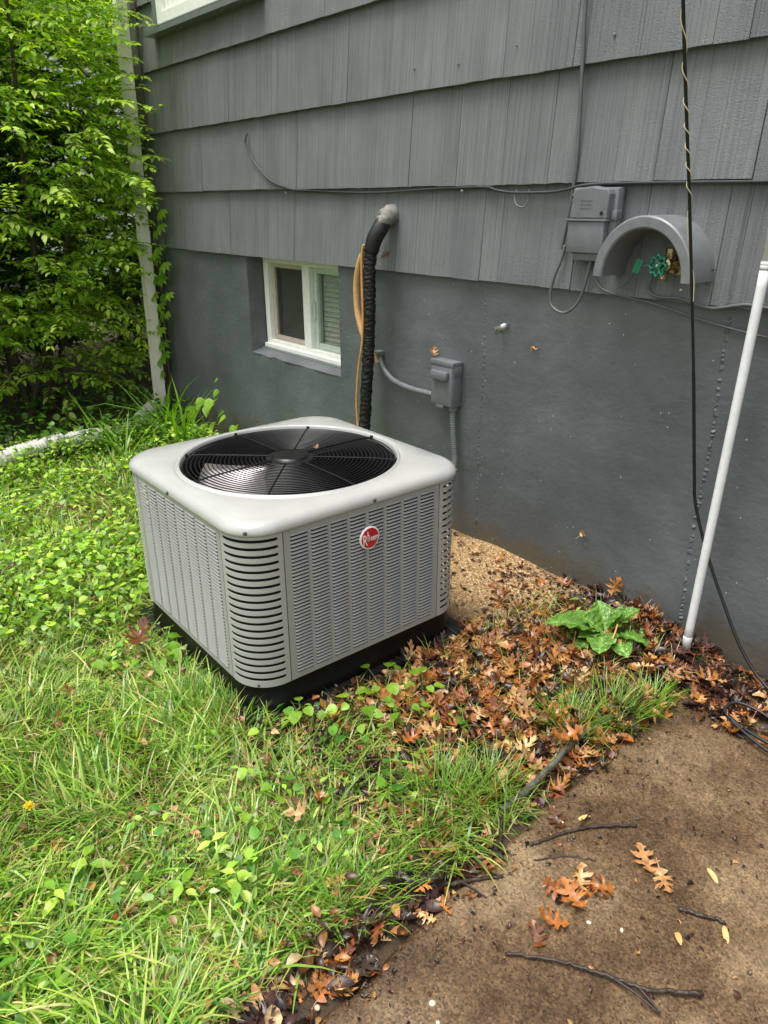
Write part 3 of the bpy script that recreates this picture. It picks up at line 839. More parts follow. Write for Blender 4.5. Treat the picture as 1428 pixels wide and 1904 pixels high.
# panels with eight louvre columns each
NCOL, NLOUV = 8, 40
PW = 2 * CS - 0.004
cp_ = (PW - 0.028) / NCOL
cw = cp_ - 0.0105
zA, zB = Z0 + 0.016, Z1 - 0.014
lp = (zB - zA) / NLOUV
def col_x(i): return -PW / 2 + 0.014 + cp_ * (i + 0.5)
def panel_mesh():
    b = MB(); y = -HW; t = 0.0025
    edges = [-PW / 2] + [v for i in range(NCOL) for v in (col_x(i) - cw / 2, col_x(i) + cw / 2)] + [PW / 2]
    for i in range(0, len(edges) - 1, 2):
        b.box(edges[i], edges[i + 1], y, y + t, zA, zB)
    b.box(-PW / 2, PW / 2, y, y + t, Z0, zA); b.box(-PW / 2, PW / 2, y, y + t, zB, Z1 + 0.003)
    return b.mesh('panel', M['acpanel'])
def louver_verts():
    """one pressed louvre: flush at its ends and top, bulging out to a lip at the bottom"""
    us = [-1, -0.96, -0.88, 0.88, 0.96, 1]
    vs = []; fs = []
    prof = [(0.0006, 0.50, 1), (-0.0008, 0.42, 1), (-0.0026, 0.27, 1), (-0.0036, 0.10, 1), (-0.0036, 0.05, 1), (-0.0016, 0.06, 1), (0.0020, 0.10, 1)]
    for u in us:
        k = (1 - abs(u) ** 14) ** 0.5 if abs(u) < 1 else 0
        k = max(k, 0.02)
        for (d, z, _) in prof:
            vs.append((u * cw / 2, -HW + d * k + 0.0004 * (1 - k), z * lp))
    n = len(prof)
    for i in range(len(us) - 1):
        for j in range(n - 1):
            fs.append((i * n + j, i * n + j + 1, (i + 1) * n + j + 1, (i + 1) * n + j))
    return vs, fs
LV, LF = louver_verts()
louv_me = MB().add(LV, LF).mesh('louver', M['acpanel'], 'auto')
panel_me = panel_me_ = panel_mesh()
def joined_louvers(which):
    b = MB()
    for (i, j) in which:
        cx, cz = col_x(i), zA + lp * (j + 0.5)
        b.add([(v[0] + cx, v[1], v[2] + cz) for v in LV], LF)
    return b.mesh('louvers_joined', M['acpanel'], 'auto')
ALL = [(i, j) for i in range(NCOL) for j in range(NLOUV)]
all_me = joined_louvers(ALL)
for side in range(4):
    p = link('side_panel', panel_me, ac)
    p.rotation_euler = (0, 0, side * PI / 2)
    if side == 1:                                     # the face turned to the camera's right: louvres one by one
        for (i, j) in ALL[:300]:
            l = link('louver', louv_me, p); l.location = (col_x(i), 0, zA + lp * (j + 0.5))
        l = link('louver_rest', joined_louvers(ALL[300:]), p); l['kind'] = 'stuff'
    else:
        l = link('louver_rest', all_me, p); l['kind'] = 'stuff'

# slotted corner posts
def corner_mesh():
    nodes = []                                        # (x, y, slotprofile)
    q = HW - CR
    nodes.append((CS + 0.001, -HW, 0)); nodes.append((q - 0.002, -HW, 0))
    na = 16; pr = {0: 0.0, 1: 0.75, 2: 1.0}
    sub = [0.0, 0.012, 0.035] + list(np.linspace(0.09, 0.91, 12)) + [0.965, 0.988, 1.0]
    prf = [0.0, 0.72, 1.0] + [1.0] * 12 + [1.0, 0.72, 0.0]
    for t, f in zip(sub, prf):
        a = -PI / 2 + t * PI / 2
        nodes.append((q + CR * math.cos(a), -q + CR * math.sin(a), f))
    nodes.append((HW, -q + 0.002, 0)); nodes.append((HW, -CS - 0.001, 0))
    rows = []
    ns = 20; za, zb = Z0 + 0.014, Z1 - 0.004
    P = (zb - za) / ns
    slots = [(za + P * (k + 0.5), 0.0043) for k in range(ns)]
    b = MB(); vs = []; cols = []
    for (x, y, f) in nodes:
        zs = [Z0] + [z for (c, h) in slots for z in (c - h * f, c + h * f)] + [Z1 + 0.003]
        vs += [(x, y, z) for z in zs]
    m = 2 * ns + 2; fs = []
    for i in range(len(nodes) - 1):
        for r_ in range(0, m - 1):
            isslot = r_ % 2 == 1
            if isslot: continue
            fs.append((i * m + r_, (i + 1) * m + r_, (i + 1) * m + r_ + 1, i * m + r_ + 1))
    b.add(vs, fs)
    return b.mesh('corner_post', M['acgrey'], True)
cm = corner_mesh()
for k in range(4):
    o = link('corner_post', cm, ac); o.rotation_euler = (0, 0, k * PI / 2)
    s = o.modifiers.new('t', 'SOLIDIFY'); s.thickness = 0.0018; s.offset = -1
    es = o.modifiers.new('e', 'EDGE_SPLIT'); es.split_angle = R(35)
for k, (sx, sy) in enumerate([(1, -1), (1, 1)]):
    b = MB(); dd = Vector((sx, sy, 0)).normalized(); rr_ = rs(PI / 4, HW, CR)
    b.lathe([(0.004, -0.001), (0.004, 0.0015), (0.001, 0.0035)], 8, axis_mat(dd * rr_ + Vector((0, 0, Z0 + 0.006)), dd)); b.build('screw', M['screw'], ac)

# black base pan
rs_loft([('s', HW - 0.006, CR - 0.002, Z0 + 0.002), ('s', HW - 0.007, CR - 0.003, 0.05), ('s', HW - 0.002, CR, 0.044), ('s', HW - 0.002, CR, 0.012)]).build('base_pan', M['blackpan'], ac, True)

# badge
bx_ = empty('tmp')
bpy.data.objects.remove(bx_)
BC = Vector((HW + 0.0035, 0.002, 0.448))
Mb = axis_mat(BC, (1, 0, 0))
def disc(rx, ry, z0, z1, n=48):
    m = MB(); vs = []
    for (s, z) in ((1.0, z0), (1.0, z1 - 0.001), (0.96, z1)):
        for k in range(n):
            a = 2 * PI * k / n
            vs.append(BC + Vector((z, rx * s * math.cos(a), ry * s * math.sin(a))))
    fs = [(i * n + k, i * n + (k + 1) % n, (i + 1) * n + (k + 1) % n, (i + 1) * n + k) for i in range(2) for k in range(n)] + [tuple(2 * n + k for k in range(n))]
    return m.add(vs, fs)
badge = disc(0.033, 0.033, 0, 0.005).build('badge', M['badgewhite'], ac, 'auto')
badge['label'] = 'round red maker badge with white lettering'
disc(0.0295, 0.0295, 0.004, 0.0058).build('badge_face', M['red'], badge, 'auto')
def letters(txt, size, sx, sz, y0, z0, x, mat, parent, name='lettering', ext=0.0004, shear=0.0, M3=None, off=0.0):
    cu = bpy.data.curves.new('txt', 'FONT'); cu.body = txt; cu.size = 1.0; cu.extrude = 0.02; cu.shear = shear; cu.offset = off
    ob = bpy.data.objects.new('txt', cu); COL.objects.link(ob)
    dg = bpy.context.evaluated_depsgraph_get()
    me = bpy.data.meshes.new_from_object(ob.evaluated_get(dg))
    bpy.data.objects.remove(ob); bpy.data.curves.remove(cu)
    for v in me.vertices:
        if M3 is None: v.co = Vector((x + v.co.z * ext / 0.02, y0 + v.co.x * size * sx, z0 + v.co.y * size * sz))
        else: v.co = M3 @ Vector((v.co.x * size * sx, v.co.y * size * sz, v.co.z * ext / 0.02))
    me.materials.clear(); me.materials.append(mat)
    return link(name, me, parent)
bxx = BC.x + 0.0064
letters('R', 0.030, 0.86, 1.50, BC.y - 0.0255, BC.z - 0.0185, bxx, M['badgewhite'], badge)
letters('h', 0.030, 0.55, 1.40, BC.y - 0.0098, BC.z - 0.0085, bxx, M['badgewhite'], badge)
letters('eem', 0.020, 0.80, 1.25, BC.y + 0.0005, BC.z - 0.0085, bxx, M['badgewhite'], badge)

# pad under it
pd = rs_loft([('s', HW + 0.020, 0.03, -0.05), ('s', HW + 0.020, 0.03, 0.006), ('s', HW + 0.016, 0.03, 0.012), ('s', 0.02, 0.005, 0.013)], 120)
o = pd.build('equipment_pad', M['pad'], None, 'auto'); o.location = (ACX, ACY, 0.004)
tag(o, 'flat black plastic pad beneath the air conditioner', 'pad')

# ------------------------------------------------------------------ refrigerant line set
ls = empty('refrigerant_line', (-0.64, -0.07, 0.3))
tag(ls, 'thick black ribbed insulated pipe running down the wall behind the air conditioner', 'pipe')
ls_loc = Vector(ls.location)
def rel(pts, base): return [Vector(p) - base for p in pts]
main = catmull(rel([(-0.572, -0.074, 1.115), (-0.584, -0.078, 1.05), (-0.59, -0.075, 0.916), (-0.6, -0.072, 0.8), (-0.609, -0.07, 0.699), (-0.622, -0.072, 0.56), (-0.635, -0.075, 0.395), (-0.62, -0.11, 0.31), (-0.50, -0.24, 0.25), (-0.36, -0.42, 0.23)], ls_loc), 48)
b = MB(); n = 18; vs = []
P_ = main
nrm = Vector((1, 0, 0))
for i, p in enumerate(P_):
    t = (P_[min(i + 1, len(P_) - 1)] - P_[max(i - 1, 0)]).normalized()
    nrm = (nrm - t * nrm.dot(t)).normalized(); bb = t.cross(nrm)
    for k in range(n):
        a = 2 * PI * k / n
        rr = 0.0240 + 0.0017 * math.sin(i * 0.83 + 2.6 * math.sin(a + i * 0.071) + 1.7 * math.sin(a * 3 - i * 0.19)) + 0.0012 * math.sin(i * 0.27 + a * 2) + random.uniform(-0.0011, 0.0011)
        vs.append(p + (nrm * math.cos(a) + bb * math.sin(a)) * rr)
b.add(vs, [(i * n + k, i * n + (k + 1) % n, (i + 1) * n + (k + 1) % n, (i + 1) * n + k) for i in range(len(P_) - 1) for k in range(n)] + [tuple(range(n))])
b.build('insulation', M['tape'], ls, True)
b = MB(); b.tube(rel([(-0.56, 0.02, 1.235), (-0.552, -0.02, 1.228), (-0.55, -0.05, 1.19), (-0.562, -0.07, 1.15), (-0.574, -0.076, 1.105)], ls_loc), [0.027, 0.03, 0.032, 0.031, 0.0275], 16, True, 8); b.build('taped_elbow', M['tape'], ls, True)
b = MB(); b.tube(rel([(-0.556, 0.03, 1.236), (-0.548, -0.012, 1.234), (-0.543, -0.040, 1.212), (-0.541, -0.05, 1.185)], ls_loc), [0.040, 0.036, 0.029, 0.014], 14, True, 8); b.v = [tuple(c + random.gauss(0, 0.0022) for c in v) for v in b.v]; b.build('wall_putty', M['putty'], ls, True)
b = MB(); b.lathe([(0.0285, -0.003), (0.0315, -0.003), (0.0315, 0.003), (0.0285, 0.003)], 20, axis_mat(Vector((-0.573, -0.0765, 1.11)) - ls_loc, (-0.1, 0, -1)), False, False)
b.tube(rel([(-0.6, -0.09, 1.11), (-0.618, -0.095, 1.113)], ls_loc), 0.002, 6); b.build('cable_tie', M['black'], ls)

hose = empty('tan_hose', (-0.62, -0.06, 1.128)); hb = Vector(hose.location)
tag(hose, 'short curved tan ribbed hose looping out beside the black insulated pipe', 'hose')
hp = catmull(rel([(-0.585, -0.06, 1.165), (-0.615, -0.062, 1.125), (-0.664, -0.058, 1.07), (-0.698, -0.053, 1.0), (-0.708, -0.05, 0.93), (-0.70, -0.05, 0.85), (-0.670, -0.05, 0.78), (-0.63, -0.042, 0.71), (-0.61, -0.03, 0.66)], hb), 26)
k0 = int(len(hp) * 0.22)
b = MB(); b.tube(hp[:k0 + 1], 0.0128, 12); b.build('grey_sleeve', M['grey'], hose, True)
b = MB(); b.tube(hp[k0:], [0.0142 + 0.0007 * math.sin(i * 2.4) for i in range(len(hp) - k0)], 12); b.build('ribbed_hose', M['tan'], hose, True)
b = MB(); b.tube([(-0.592, -0.098, 1.13), (-0.603, -0.1, 1.1), (-0.607, -0.1, 1.0), (-0.604, -0.1, 0.915), (-0.606, -0.099, 0.82), (-0.614, -0.099, 0.743), (-0.636, -0.099, 0.66), (-0.65, -0.1, 0.57), (-0.658, -0.1, 0.48), (-0.652, -0.1, 0.39), (-0.62, -0.13, 0.31), (-0.5, -0.26, 0.27)], 0.0048, 8, True, 10)
o = b.build('thermostat_wire', M['tanwire'], None, True); tag(o, 'thin tan wire hanging along the front of the black insulated pipe', 'wire')

# ------------------------------------------------------------------ electrical disconnect
dbx = empty('disconnect_box', (-0.2085, fy, 0.555))
tag(dbx, 'small grey metal disconnect box with a raised handle cover on the foundation', 'electrical box')
def relbox(parent, name, mat, x0, x1, y0, y1, z0, z1, bev):
    L = Vector(parent.location)
    b = MB(); b.bevbox(x0 - L.x, x1 - L.x, y0 - L.y, y1 - L.y, z0 - L.z, z1 - L.z, bev)
    return b.build(name, mat, parent, 'auto')
relbox(dbx, 'body', M['greydark'], -0.270, -0.150, -0.026, 0.021, 0.558, 0.715, 0.002)
relbox(dbx, 'lid', M['greydark'], -0.273, -0.147, -0.031, 0.021, 0.712, 0.730, 0.002)
relbox(dbx, 'front_door', M['greydark'], -0.267, -0.153, -0.029, -0.0265, 0.562, 0.708, 0.0008)
hc = relbox(dbx, 'handle_cover', M['greydark'], -0.258, -0.168, -0.047, -0.0285, 0.658, 0.694, 0.008)
relbox(dbx, 'side_flap', M['greydark'], -0.1495, -0.1465, -0.022, 0.019, 0.676, 0.713, 0.001)
relbox(dbx, 'latch_tab', M['greydark'], -0.235, -0.195, -0.033, -0.0295, 0.549, 0.561, 0.001)
b = MB(); L = Vector(dbx.location)
for rr_ in (0.011, 0.0055):
    b.lathe([(rr_ - 0.0012, 0), (rr_ - 0.0012, 0.0012), (rr_, 0.0012), (rr_, 0)], 20, axis_mat(Vector((-0.15, -0.002, 0.585)) - L, (1, 0, 0)), False, False)
b.build('knockout', M['greydark'], dbx)
b = MB(); b.lathe([(0.017, 0), (0.017, 0.016), (0.014, 0.018)], 12, axis_mat(Vector((-0.168, -0.004, 0.559)) - L, (0, 0, -1))); b.build('conduit_fitting', M['greydark'], dbx, 'auto')
b = MB(); b.lathe([(0.014, -0.002), (0.014, 0.012), (0.012, 0.014)], 12, axis_mat(Vector((-0.270, -0.002, 0.583)) - L, (-1, 0, 0))); b.build('conduit_fitting', M['greydark'], dbx, 'auto')
pth = catmull([Vector(p) for p in [(-0.168, -0.004, 0.543), (-0.163, -0.004, 0.47), (-0.153, -0.006, 0.40), (-0.142, -0.012, 0.33), (-0.14, -0.05, 0.24), (-0.14, -0.2, 0.2), (-0.14, -0.42, 0.22)]], 28)
b = MB(); b.tube(pth, [0.0118 + 0.0011 * math.sin(i * 1.9) for i in range(len(pth))], 14)
o = b.build('flexible_conduit', M['greydark'], None, True); tag(o, 'ribbed grey flexible conduit dropping from the disconnect box to the air conditioner', 'conduit')
cd = empty('wall_conduit', (-0.633, 0.0, 0.69)); L2 = Vector(cd.location)
tag(cd, 'smooth grey conduit curving from behind the black pipe to the disconnect box', 'conduit')
b = MB(); b.tube(rel([(-0.636, 0.018, 0.70), (-0.625, 0.002, 0.672), (-0.595, 0.0, 0.632), (-0.54, 0.0, 0.600), (-0.48, 0.0, 0.587), (-0.40, 0.0, 0.581), (-0.284, -0.002, 0.583)], L2), 0.0118, 12, True, 8); b.build('tube', M['greydark'], cd, True)
b = MB(); b.bevbox(-0.016, 0.018, -0.016, 0.02, -0.005, 0.014, 0.003); b.build('wall_elbow', M['greydark'], cd)

# ------------------------------------------------------------------ telephone interface box
tb = empty('utility_box', (0.40, 0.0, 1.14)); L = Vector(tb.location)
tag(tb, 'grey plastic telephone interface box on the shingles beside the faucet hood', 'utility box')
relbox(tb, 'back_housing', M['greydark'], 0.325, 0.485, -0.022, 0.012, 1.138, 1.322, 0.008)
b = MB()
pr = [(0.337, 1.237), (0.470, 1.237), (0.474, 1.305), (0.468, 1.318), (0.41, 1.326), (0.356, 1.320), (0.345, 1.306)]
n = len(pr)
vs = [(x - L.x, -0.022, z - L.z) for x, z in pr] + [(0.5 * 0.03 * 0 + (x - 0.405) * 0.97 + 0.405 - L.x, -0.047, (z - 1.28) * 0.97 + 1.28 - L.z) for x, z in pr]
b.add(vs, [tuple(n + k for k in range(n))] + [(k, (k + 1) % n, n + (k + 1) % n, n + k) for k in range(n)])
up = b.build('upper_cover', M['greydark'], tb)
md = up.modifiers.new('b', 'BEVEL'); md.width = 0.004; md.segments = 2
relbox(tb, 'lower_cover', M['greydark'], 0.334, 0.462, -0.044, -0.02, 1.144, 1.231, 0.003)
relbox(tb, 'middle_rail', M['greydark'], 0.328, 0.470, -0.050, -0.02, 1.2315, 1.2375, 0.0015)
relbox(tb, 'latch', M['greydark'], 0.472, 0.490, -0.03, 0.0, 1.236, 1.262, 0.002)
relbox(tb, 'cable_entry', M['greydark'], 0.350, 0.452, -0.030, 0.005, 1.122, 1.143, 0.002)
b = MB(); b.lathe([(0.0082, 0), (0.0082, 0.0012), (0.006, 0.0012), (0.0058, -0.006)], 18, axis_mat(Vector((0.452, -0.047, 1.253)) - L, (0, -1, 0)), False, False); b.build('lock_rim', M['greydark'], tb)
b = MB(); b.lathe([(0.006, 0.0006), (0.0005, 0.0007)], 16, axis_mat(Vector((0.452, -0.047, 1.253)) - L, (0, -1, 0))); b.build('lock_hole', M['black'], tb)
for q, (t_, w_) in enumerate([('TELEPHONE', 0.6), ('NETWORK', 0.6), ('INTERFACE', 0.6)]):
    Mt = Matrix.Translation(Vector((0.376 - L.x, -0.0472, 1.284 - 0.0105 * q - L.z))) @ Matrix.Rotation(PI / 2, 4, 'X')
    letters(t_, 0.009, 0.85, 0.8, 0, 0, 0, M['greydark'], tb, 'embossed_lettering', 0.0006, 0, Mt)
for z in (1.30, 1.285, 1.262, 1.225, 1.19, 1.165):
    relbox(tb, 'hinge_tab', M['greydark'], 0.319, 0.336, -0.016, -0.008, z, z + 0.005, 0.001)

# cables on the wall
def cable(name, pts, r, mat, label, cat='cable', n=8, sm=8):
    b = MB(); b.tube(pts, r, n, True, sm)
    return tag(b.build(name, M[mat], None, True), label, cat)
cable('siding_cable', [(-1.617, 0.006, 1.582), (-1.62, -0.004, 1.555), (-1.615, -0.006, 1.529), (-1.555, -0.006, 1.458), (-1.419, -0.006, 1.375), (-1.3, -0.006, 1.345), (-1.217, -0.002, 1.332), (-1.048, 0.004, 1.326), (-0.85, 0.004, 1.319), (-0.656, 0.003, 1.316), (-0.48, 0.004, 1.32), (-0.314, 0.004, 1.326), (-0.12, 0.004, 1.329), (-0.037, 0.002, 1.327), (0.0, -0.004, 1.319), (0.071, -0.006, 1.311), (0.16, -0.006, 1.31), (0.245, -0.006, 1.312), (0.305, -0.008, 1.32), (0.35, -0.01, 1.328), (0.45, 0.0, 1.332), (0.7, 0.002, 1.331), (1.0, 0.003, 1.329), (1.5, 0.003, 1.33)], 0.0042, 'cabledark',
      'long grey cable tacked under the shingle edge, its left end hanging loose up the wall')
cable('riser_cable', [(0.295, 0.0, 2.3), (0.301, -0.006, 1.795), (0.307, -0.006, 1.66), (0.309, -0.006, 1.62), (0.313, -0.004, 1.5), (0.316, -0.005, 1.393), (0.313, -0.005, 1.33), (0.305, -0.004, 1.25), (0.296, -0.004, 1.2), (0.288, -0.004, 1.15)], 0.0058, 'cablegrey', 'grey painted cable running straight up the shingles from the utility box')
cable('hook_wire', [(0.09, -0.004, 1.318), (0.088, -0.01, 1.292), (0.105, -0.014, 1.272), (0.13, -0.012, 1.268), (0.14, -0.006, 1.285), (0.137, 0.0, 1.318)], 0.0026, 'cablegrey', 'short bent wire stub hooked below the siding cable left of the utility box', 'wire')
cable('loop_cable', [(0.300, -0.006, 1.16), (0.296, -0.012, 1.12), (0.276, -0.018, 1.058), (0.270, -0.02, 1.01), (0.280, -0.02, 0.978), (0.318, -0.02, 0.962), (0.352, -0.02, 0.972), (0.383, -0.02, 1.006), (0.40, -0.02, 1.06), (0.412, -0.018, 1.128)], 0.0046, 'cablegrey', 'grey cable hanging in a loop below the utility box')
cable('drop_wire', [(0.40, -0.004, 1.135), (0.417, -0.006, 1.08), (0.448, -0.006, 1.046), (0.49, -0.004, 1.033), (0.525, 0.0, 1.028), (0.565, 0.004, 1.022), (0.60, 0.005, 1.019), (0.66, 0.008, 1.008), (0.702, 0.01, 1.0), (0.8, 0.012, 0.981), (0.96, 0.012, 0.962), (1.2, 0.012, 0.945)], 0.0028, 'cablegrey', 'thin grey wire sloping from the utility box across the foundation to the white pole', 'wire')
cable('bib_cable', [(0.62, -0.014, 1.10), (0.612, -0.012, 1.075), (0.608, -0.01, 1.056), (0.62, -0.008, 1.044), (0.645, -0.006, 1.037), (0.695, -0.005, 1.039), (0.73, -0.004, 1.034), (0.765, -0.004, 1.026), (0.80, -0.004, 1.022), (0.836, -0.005, 1.028), (0.87, -0.005, 1.036), (0.906, -0.005, 1.04), (1.0, -0.004, 1.034), (1.3, -0.004, 1.03)], 0.0042, 'cablegrey', 'grey cable running from under the faucet hood along the lowest shingle edge')
cable('ground_wire', [(0.517, -0.016, 1.053), (0.535, -0.02, 1.062), (0.56, -0.03, 1.085), (0.576, -0.036, 1.103), (0.60, -0.04, 1.118), (0.63, -0.045, 1.124), (0.655, -0.045, 1.126)], 0.003, 'cablegrey', 'short wire from the shingle to the faucet with a green tag', 'wire')
hang = empty('hanging_cable', (0.86, -0.05, 0.05)); L = Vector(hang.location)
tag(hang, 'black cable hanging free in front of the wall and trailing to the ground', 'cable')
hp = [(0.87, -0.62, 2.3), (0.852, -0.45, 1.78), (0.848, -0.40, 1.655), (0.842, -0.36, 1.567), (0.838, -0.32, 1.472), (0.835, -0.25, 1.291), (0.84, -0.18, 1.058), (0.848, -0.13, 0.865), (0.865, -0.075, 0.59), (0.877, -0.06, 0.493), (0.932, -0.055, 0.36), (1.002, -0.055, 0.234), (1.086, -0.07, 0.121), (1.175, -0.09, 0.06), (1.30, -0.12, 0.03), (1.36, -0.2, 0.025), (1.30, -0.27, 0.03), (1.2, -0.265, 0.03), (1.145, -0.245, 0.035), (1.15, -0.2, 0.045), (1.22, -0.185, 0.04), (1.32, -0.22, 0.03), (1.38, -0.28, 0.02), (1.28, -0.29, 0.02), (1.17, -0.262, 0.03)]
hc_ = catmull(rel(hp, L), 12)
b = MB(); b.tube(hc_, [0.0038 if i < 12 * 7 else 0.0045 for i in range(len(hc_))], 8); b.build('cable_sheath', M['cableblack'], hang, True)
# tan tie wire wound round the upper part
tw = []
seg = [p for p in catmull(rel(hp[1:7], L), 40)]
Ls = 0
for i, p in enumerate(seg):
    if i: Ls += (p - seg[i - 1]).length
    a = Ls / (0.085 + 0.02 * math.sin(Ls * 9)) * 2 * PI
    tw.append(p + Vector((math.cos(a), math.sin(a), 0)) * 0.0055)
b = MB(); b.tube(tw, 0.0011, 5); b.build('tie_wire', M['paletan'], hang, True)

# white pole leaning on the wall
pole = empty('white_pole', (0.927, -0.07, 0.05)); L = Vector(pole.location)
tag(pole, 'white plastic pole standing upright against the foundation', 'pole')
b = MB(); b.tube(rel([(0.9265, -0.072, 0.05), (0.936, -0.055, 0.726), (0.940, -0.042, 1.13)], L), 0.0122, 16, True, 6); b.build('tube', M['pvc'], pole, True)
b = MB(); b.tube(rel([(0.940, -0.042, 1.13), (0.946, -0.03, 1.9)], L), 0.0126, 16); b.build('upper_tube', M['pvc'], pole, True)
b = MB(); b.lathe([(0.0122, -0.008), (0.0130, -0.007), (0.0130, 0.0), (0.0124, 0.001), (0.0130, 0.002), (0.0130, 0.009), (0.0122, 0.010)], 20, axis_mat(Vector((0.9402, -0.042, 1.14)) - L, (0.01, 0.02, 1))); b.build('ferrule', M['pvc'], pole, True)
b = MB(); b.lathe([(0.0130, 0.0), (0.0132, 0.04), (0.0122, 0.042)], 16, axis_mat(Vector((0.9265, -0.072, 0.05)) - L, (0.014, 0.025, 1))); b.build('end_cap', M['pvc'], pole, True)

# pipe strap
st_ = empty('pipe_strap', (0.05, fy, 0.88))
tag(st_, 'small galvanised pipe strap left on the foundation', 'strap')
b = MB()
pth = [(-0.045, 0, -0.0015), (-0.016, 0, -0.0015), (-0.012, 0, -0.006), (-0.010, 0, -0.018), (0.0, 0, -0.026), (0.012, 0, -0.024), (0.018, 0, -0.012), (0.017, 0, -0.004)]
vs = []
for (x, _, y) in pth:
    for zz in (-0.011, 0.011):
        vs.append((x, y, zz + 0.35 * x))
b.add(vs, [(i * 2, i * 2 + 2, i * 2 + 3, i * 2 + 1) for i in range(len(pth) - 1)])
o = b.build('strap_band', M['steel'], st_, True); s = o.modifiers.new('t', 'SOLIDIFY'); s.thickness = 0.0018
b = MB(); b.lathe([(0.0042, 0), (0.003, 0.002), (0.0005, 0.0022)], 10, axis_mat((-0.034, -0.002, -0.012), (0, -1, 0))); b.build('screw', M['screw'], st_)

# ------------------------------------------------------------------ faucet hood and faucet
hd = empty('faucet_hood', (0.637, 0.012, 1.09))
tag(hd, 'grey half-round hood projecting over the garden faucet', 'hood')
b = MB(); n = 40; R1, R2 = 0.151, 0.121; yf, yb = -0.122, 0.004
vs = []
for k in range(n + 1):
    a = PI * k / n
    c, s = math.cos(a), math.sin(a)
    for (r, y) in ((R1, yb), (R1, yf + 0.004), (R1 - 0.004, yf), (R2 + 0.004, yf), (R2, yf + 0.004), (R2, yb)):
        yy = y
        vs.append((r * c, yy, r * s * 1.07))
m_ = 6
fs = [(k * m_ + j, k * m_ + (j + 1) % m_, (k + 1) * m_ + (j + 1) % m_, (k + 1) * m_ + j) for k in range(n) for j in range(m_)]
fs += [tuple(range(m_)), tuple(n * m_ + j for j in reversed(range(m_)))]
b.add(vs, fs); b.build('shell', M['grey'], hd, 'auto')
for sx in (-1, 1):
    b = MB(); b.lathe([(0.004, 0), (0.0035, 0.003), (0.001, 0.004)], 8, axis_mat((sx * 0.151, -0.02, 0.03), (sx, 0, 0))); b.build('screw', M['screw'], hd)
fc = empty('garden_faucet', (0.672, 0.012, 1.125)); 
tag(fc, 'nickel garden faucet with a green handwheel under the hood', 'faucet')
b = MB(); b.lathe([(0.036, 0.0), (0.036, 0.004), (0.032, 0.007), (0.015, 0.008)], 28, axis_mat((0, 0, 0), (0, -1, 0))); b.build('wall_flange', M['brass'], fc, 'auto')
b = MB(); b.lathe([(0.015, 0.0), (0.015, 0.03), (0.018, 0.034), (0.018, 0.046), (0.012, 0.05), (0.010, 0.062)], 16, axis_mat((0, -0.006, 0), (-0.1, -1, 0))); b.build('body', M['brass'], fc, 'auto')
b = MB(); b.lathe([(0.012, 0.0), (0.012, 0.012), (0.016, 0.013), (0.016, 0.034), (0.013, 0.036)], 14, axis_mat((-0.002, -0.03, 0.008), (0.0, 0, 1))); b.build('vacuum_breaker', M['brass'], fc, 'auto')
b = MB(); b.lathe([(0.011, 0.0), (0.011, 0.014), (0.0145, 0.015), (0.0145, 0.032), (0.011, 0.033), (0.0105, 0.02)], 16, axis_mat((-0.006, -0.038, -0.008), (-0.2, -0.35, -1)), True, False); b.build('spout', M['brass'], fc, 'auto')
# handwheel: scalloped rim, spokes, hub
Mw = axis_mat((-0.009, -0.078, 0.0), (-0.1, -1, 0.0))
b = MB(); n = 64; s = 8; vs = []
for k in range(n):
    a = 2 * PI * k / n
    rr = 0.0235 + 0.0038 * math.cos(8 * a)
    for j in range(s):
        q = 2 * PI * j / s
        r_ = rr + 0.005 * math.cos(q)
        vs.append(Mw @ Vector((r_ * math.cos(a), r_ * math.sin(a), 0.005 * math.sin(q))))
b.add(vs, [(k * s + j, ((k + 1) % n) * s + j, ((k + 1) % n) * s + (j + 1) % s, k * s + (j + 1) % s) for k in range(n) for j in range(s)])
b.lathe([(0.0105, -0.006), (0.0105, 0.001), (0.0085, 0.003)], 16, Mw)
for k in range(4):
    a = PI / 2 * k + 0.4
    b.tube([Mw @ Vector((0.008 * math.cos(a), 0.008 * math.sin(a), -0.001)), Mw @ Vector((0.021 * math.cos(a), 0.021 * math.sin(a), -0.001))], 0.0042, 6)
wheel = b.build('handwheel', M['greenhandle'], fc, 'auto')
b = MB(); b.lathe([(0.0042, 0.003), (0.004, 0.006), (0.001, 0.007)], 10, Mw); b.build('handle_screw', M['steel'], wheel, 'auto')
b = MB(); b.bevbox(-0.0095, 0.0095, -0.001, 0.001, -0.019, 0.019, 0.0008)
o = b.build('green_tag', M['greenhandle'], None); o.location = (0.590, -0.048, 1.118); o.rotation_euler = (0, R(18), R(20))
tag(o, 'small green plastic tag on the wire left of the faucet handwheel', 'tag')

# bits stuck to the wall
b = MB(); b.tube([(0.18, 0.016, 0.818), (0.182, 0.014, 0.828), (0.189, 0.014, 0.832), (0.197, 0.014, 0.826), (0.206, 0.015, 0.829)], 0.0022, 6, True, 5)
o = b.build('caterpillar', M['tanwire'], None, True); tag(o, 'tiny curled yellow caterpillar on the foundation right of the pipe strap', 'caterpillar')
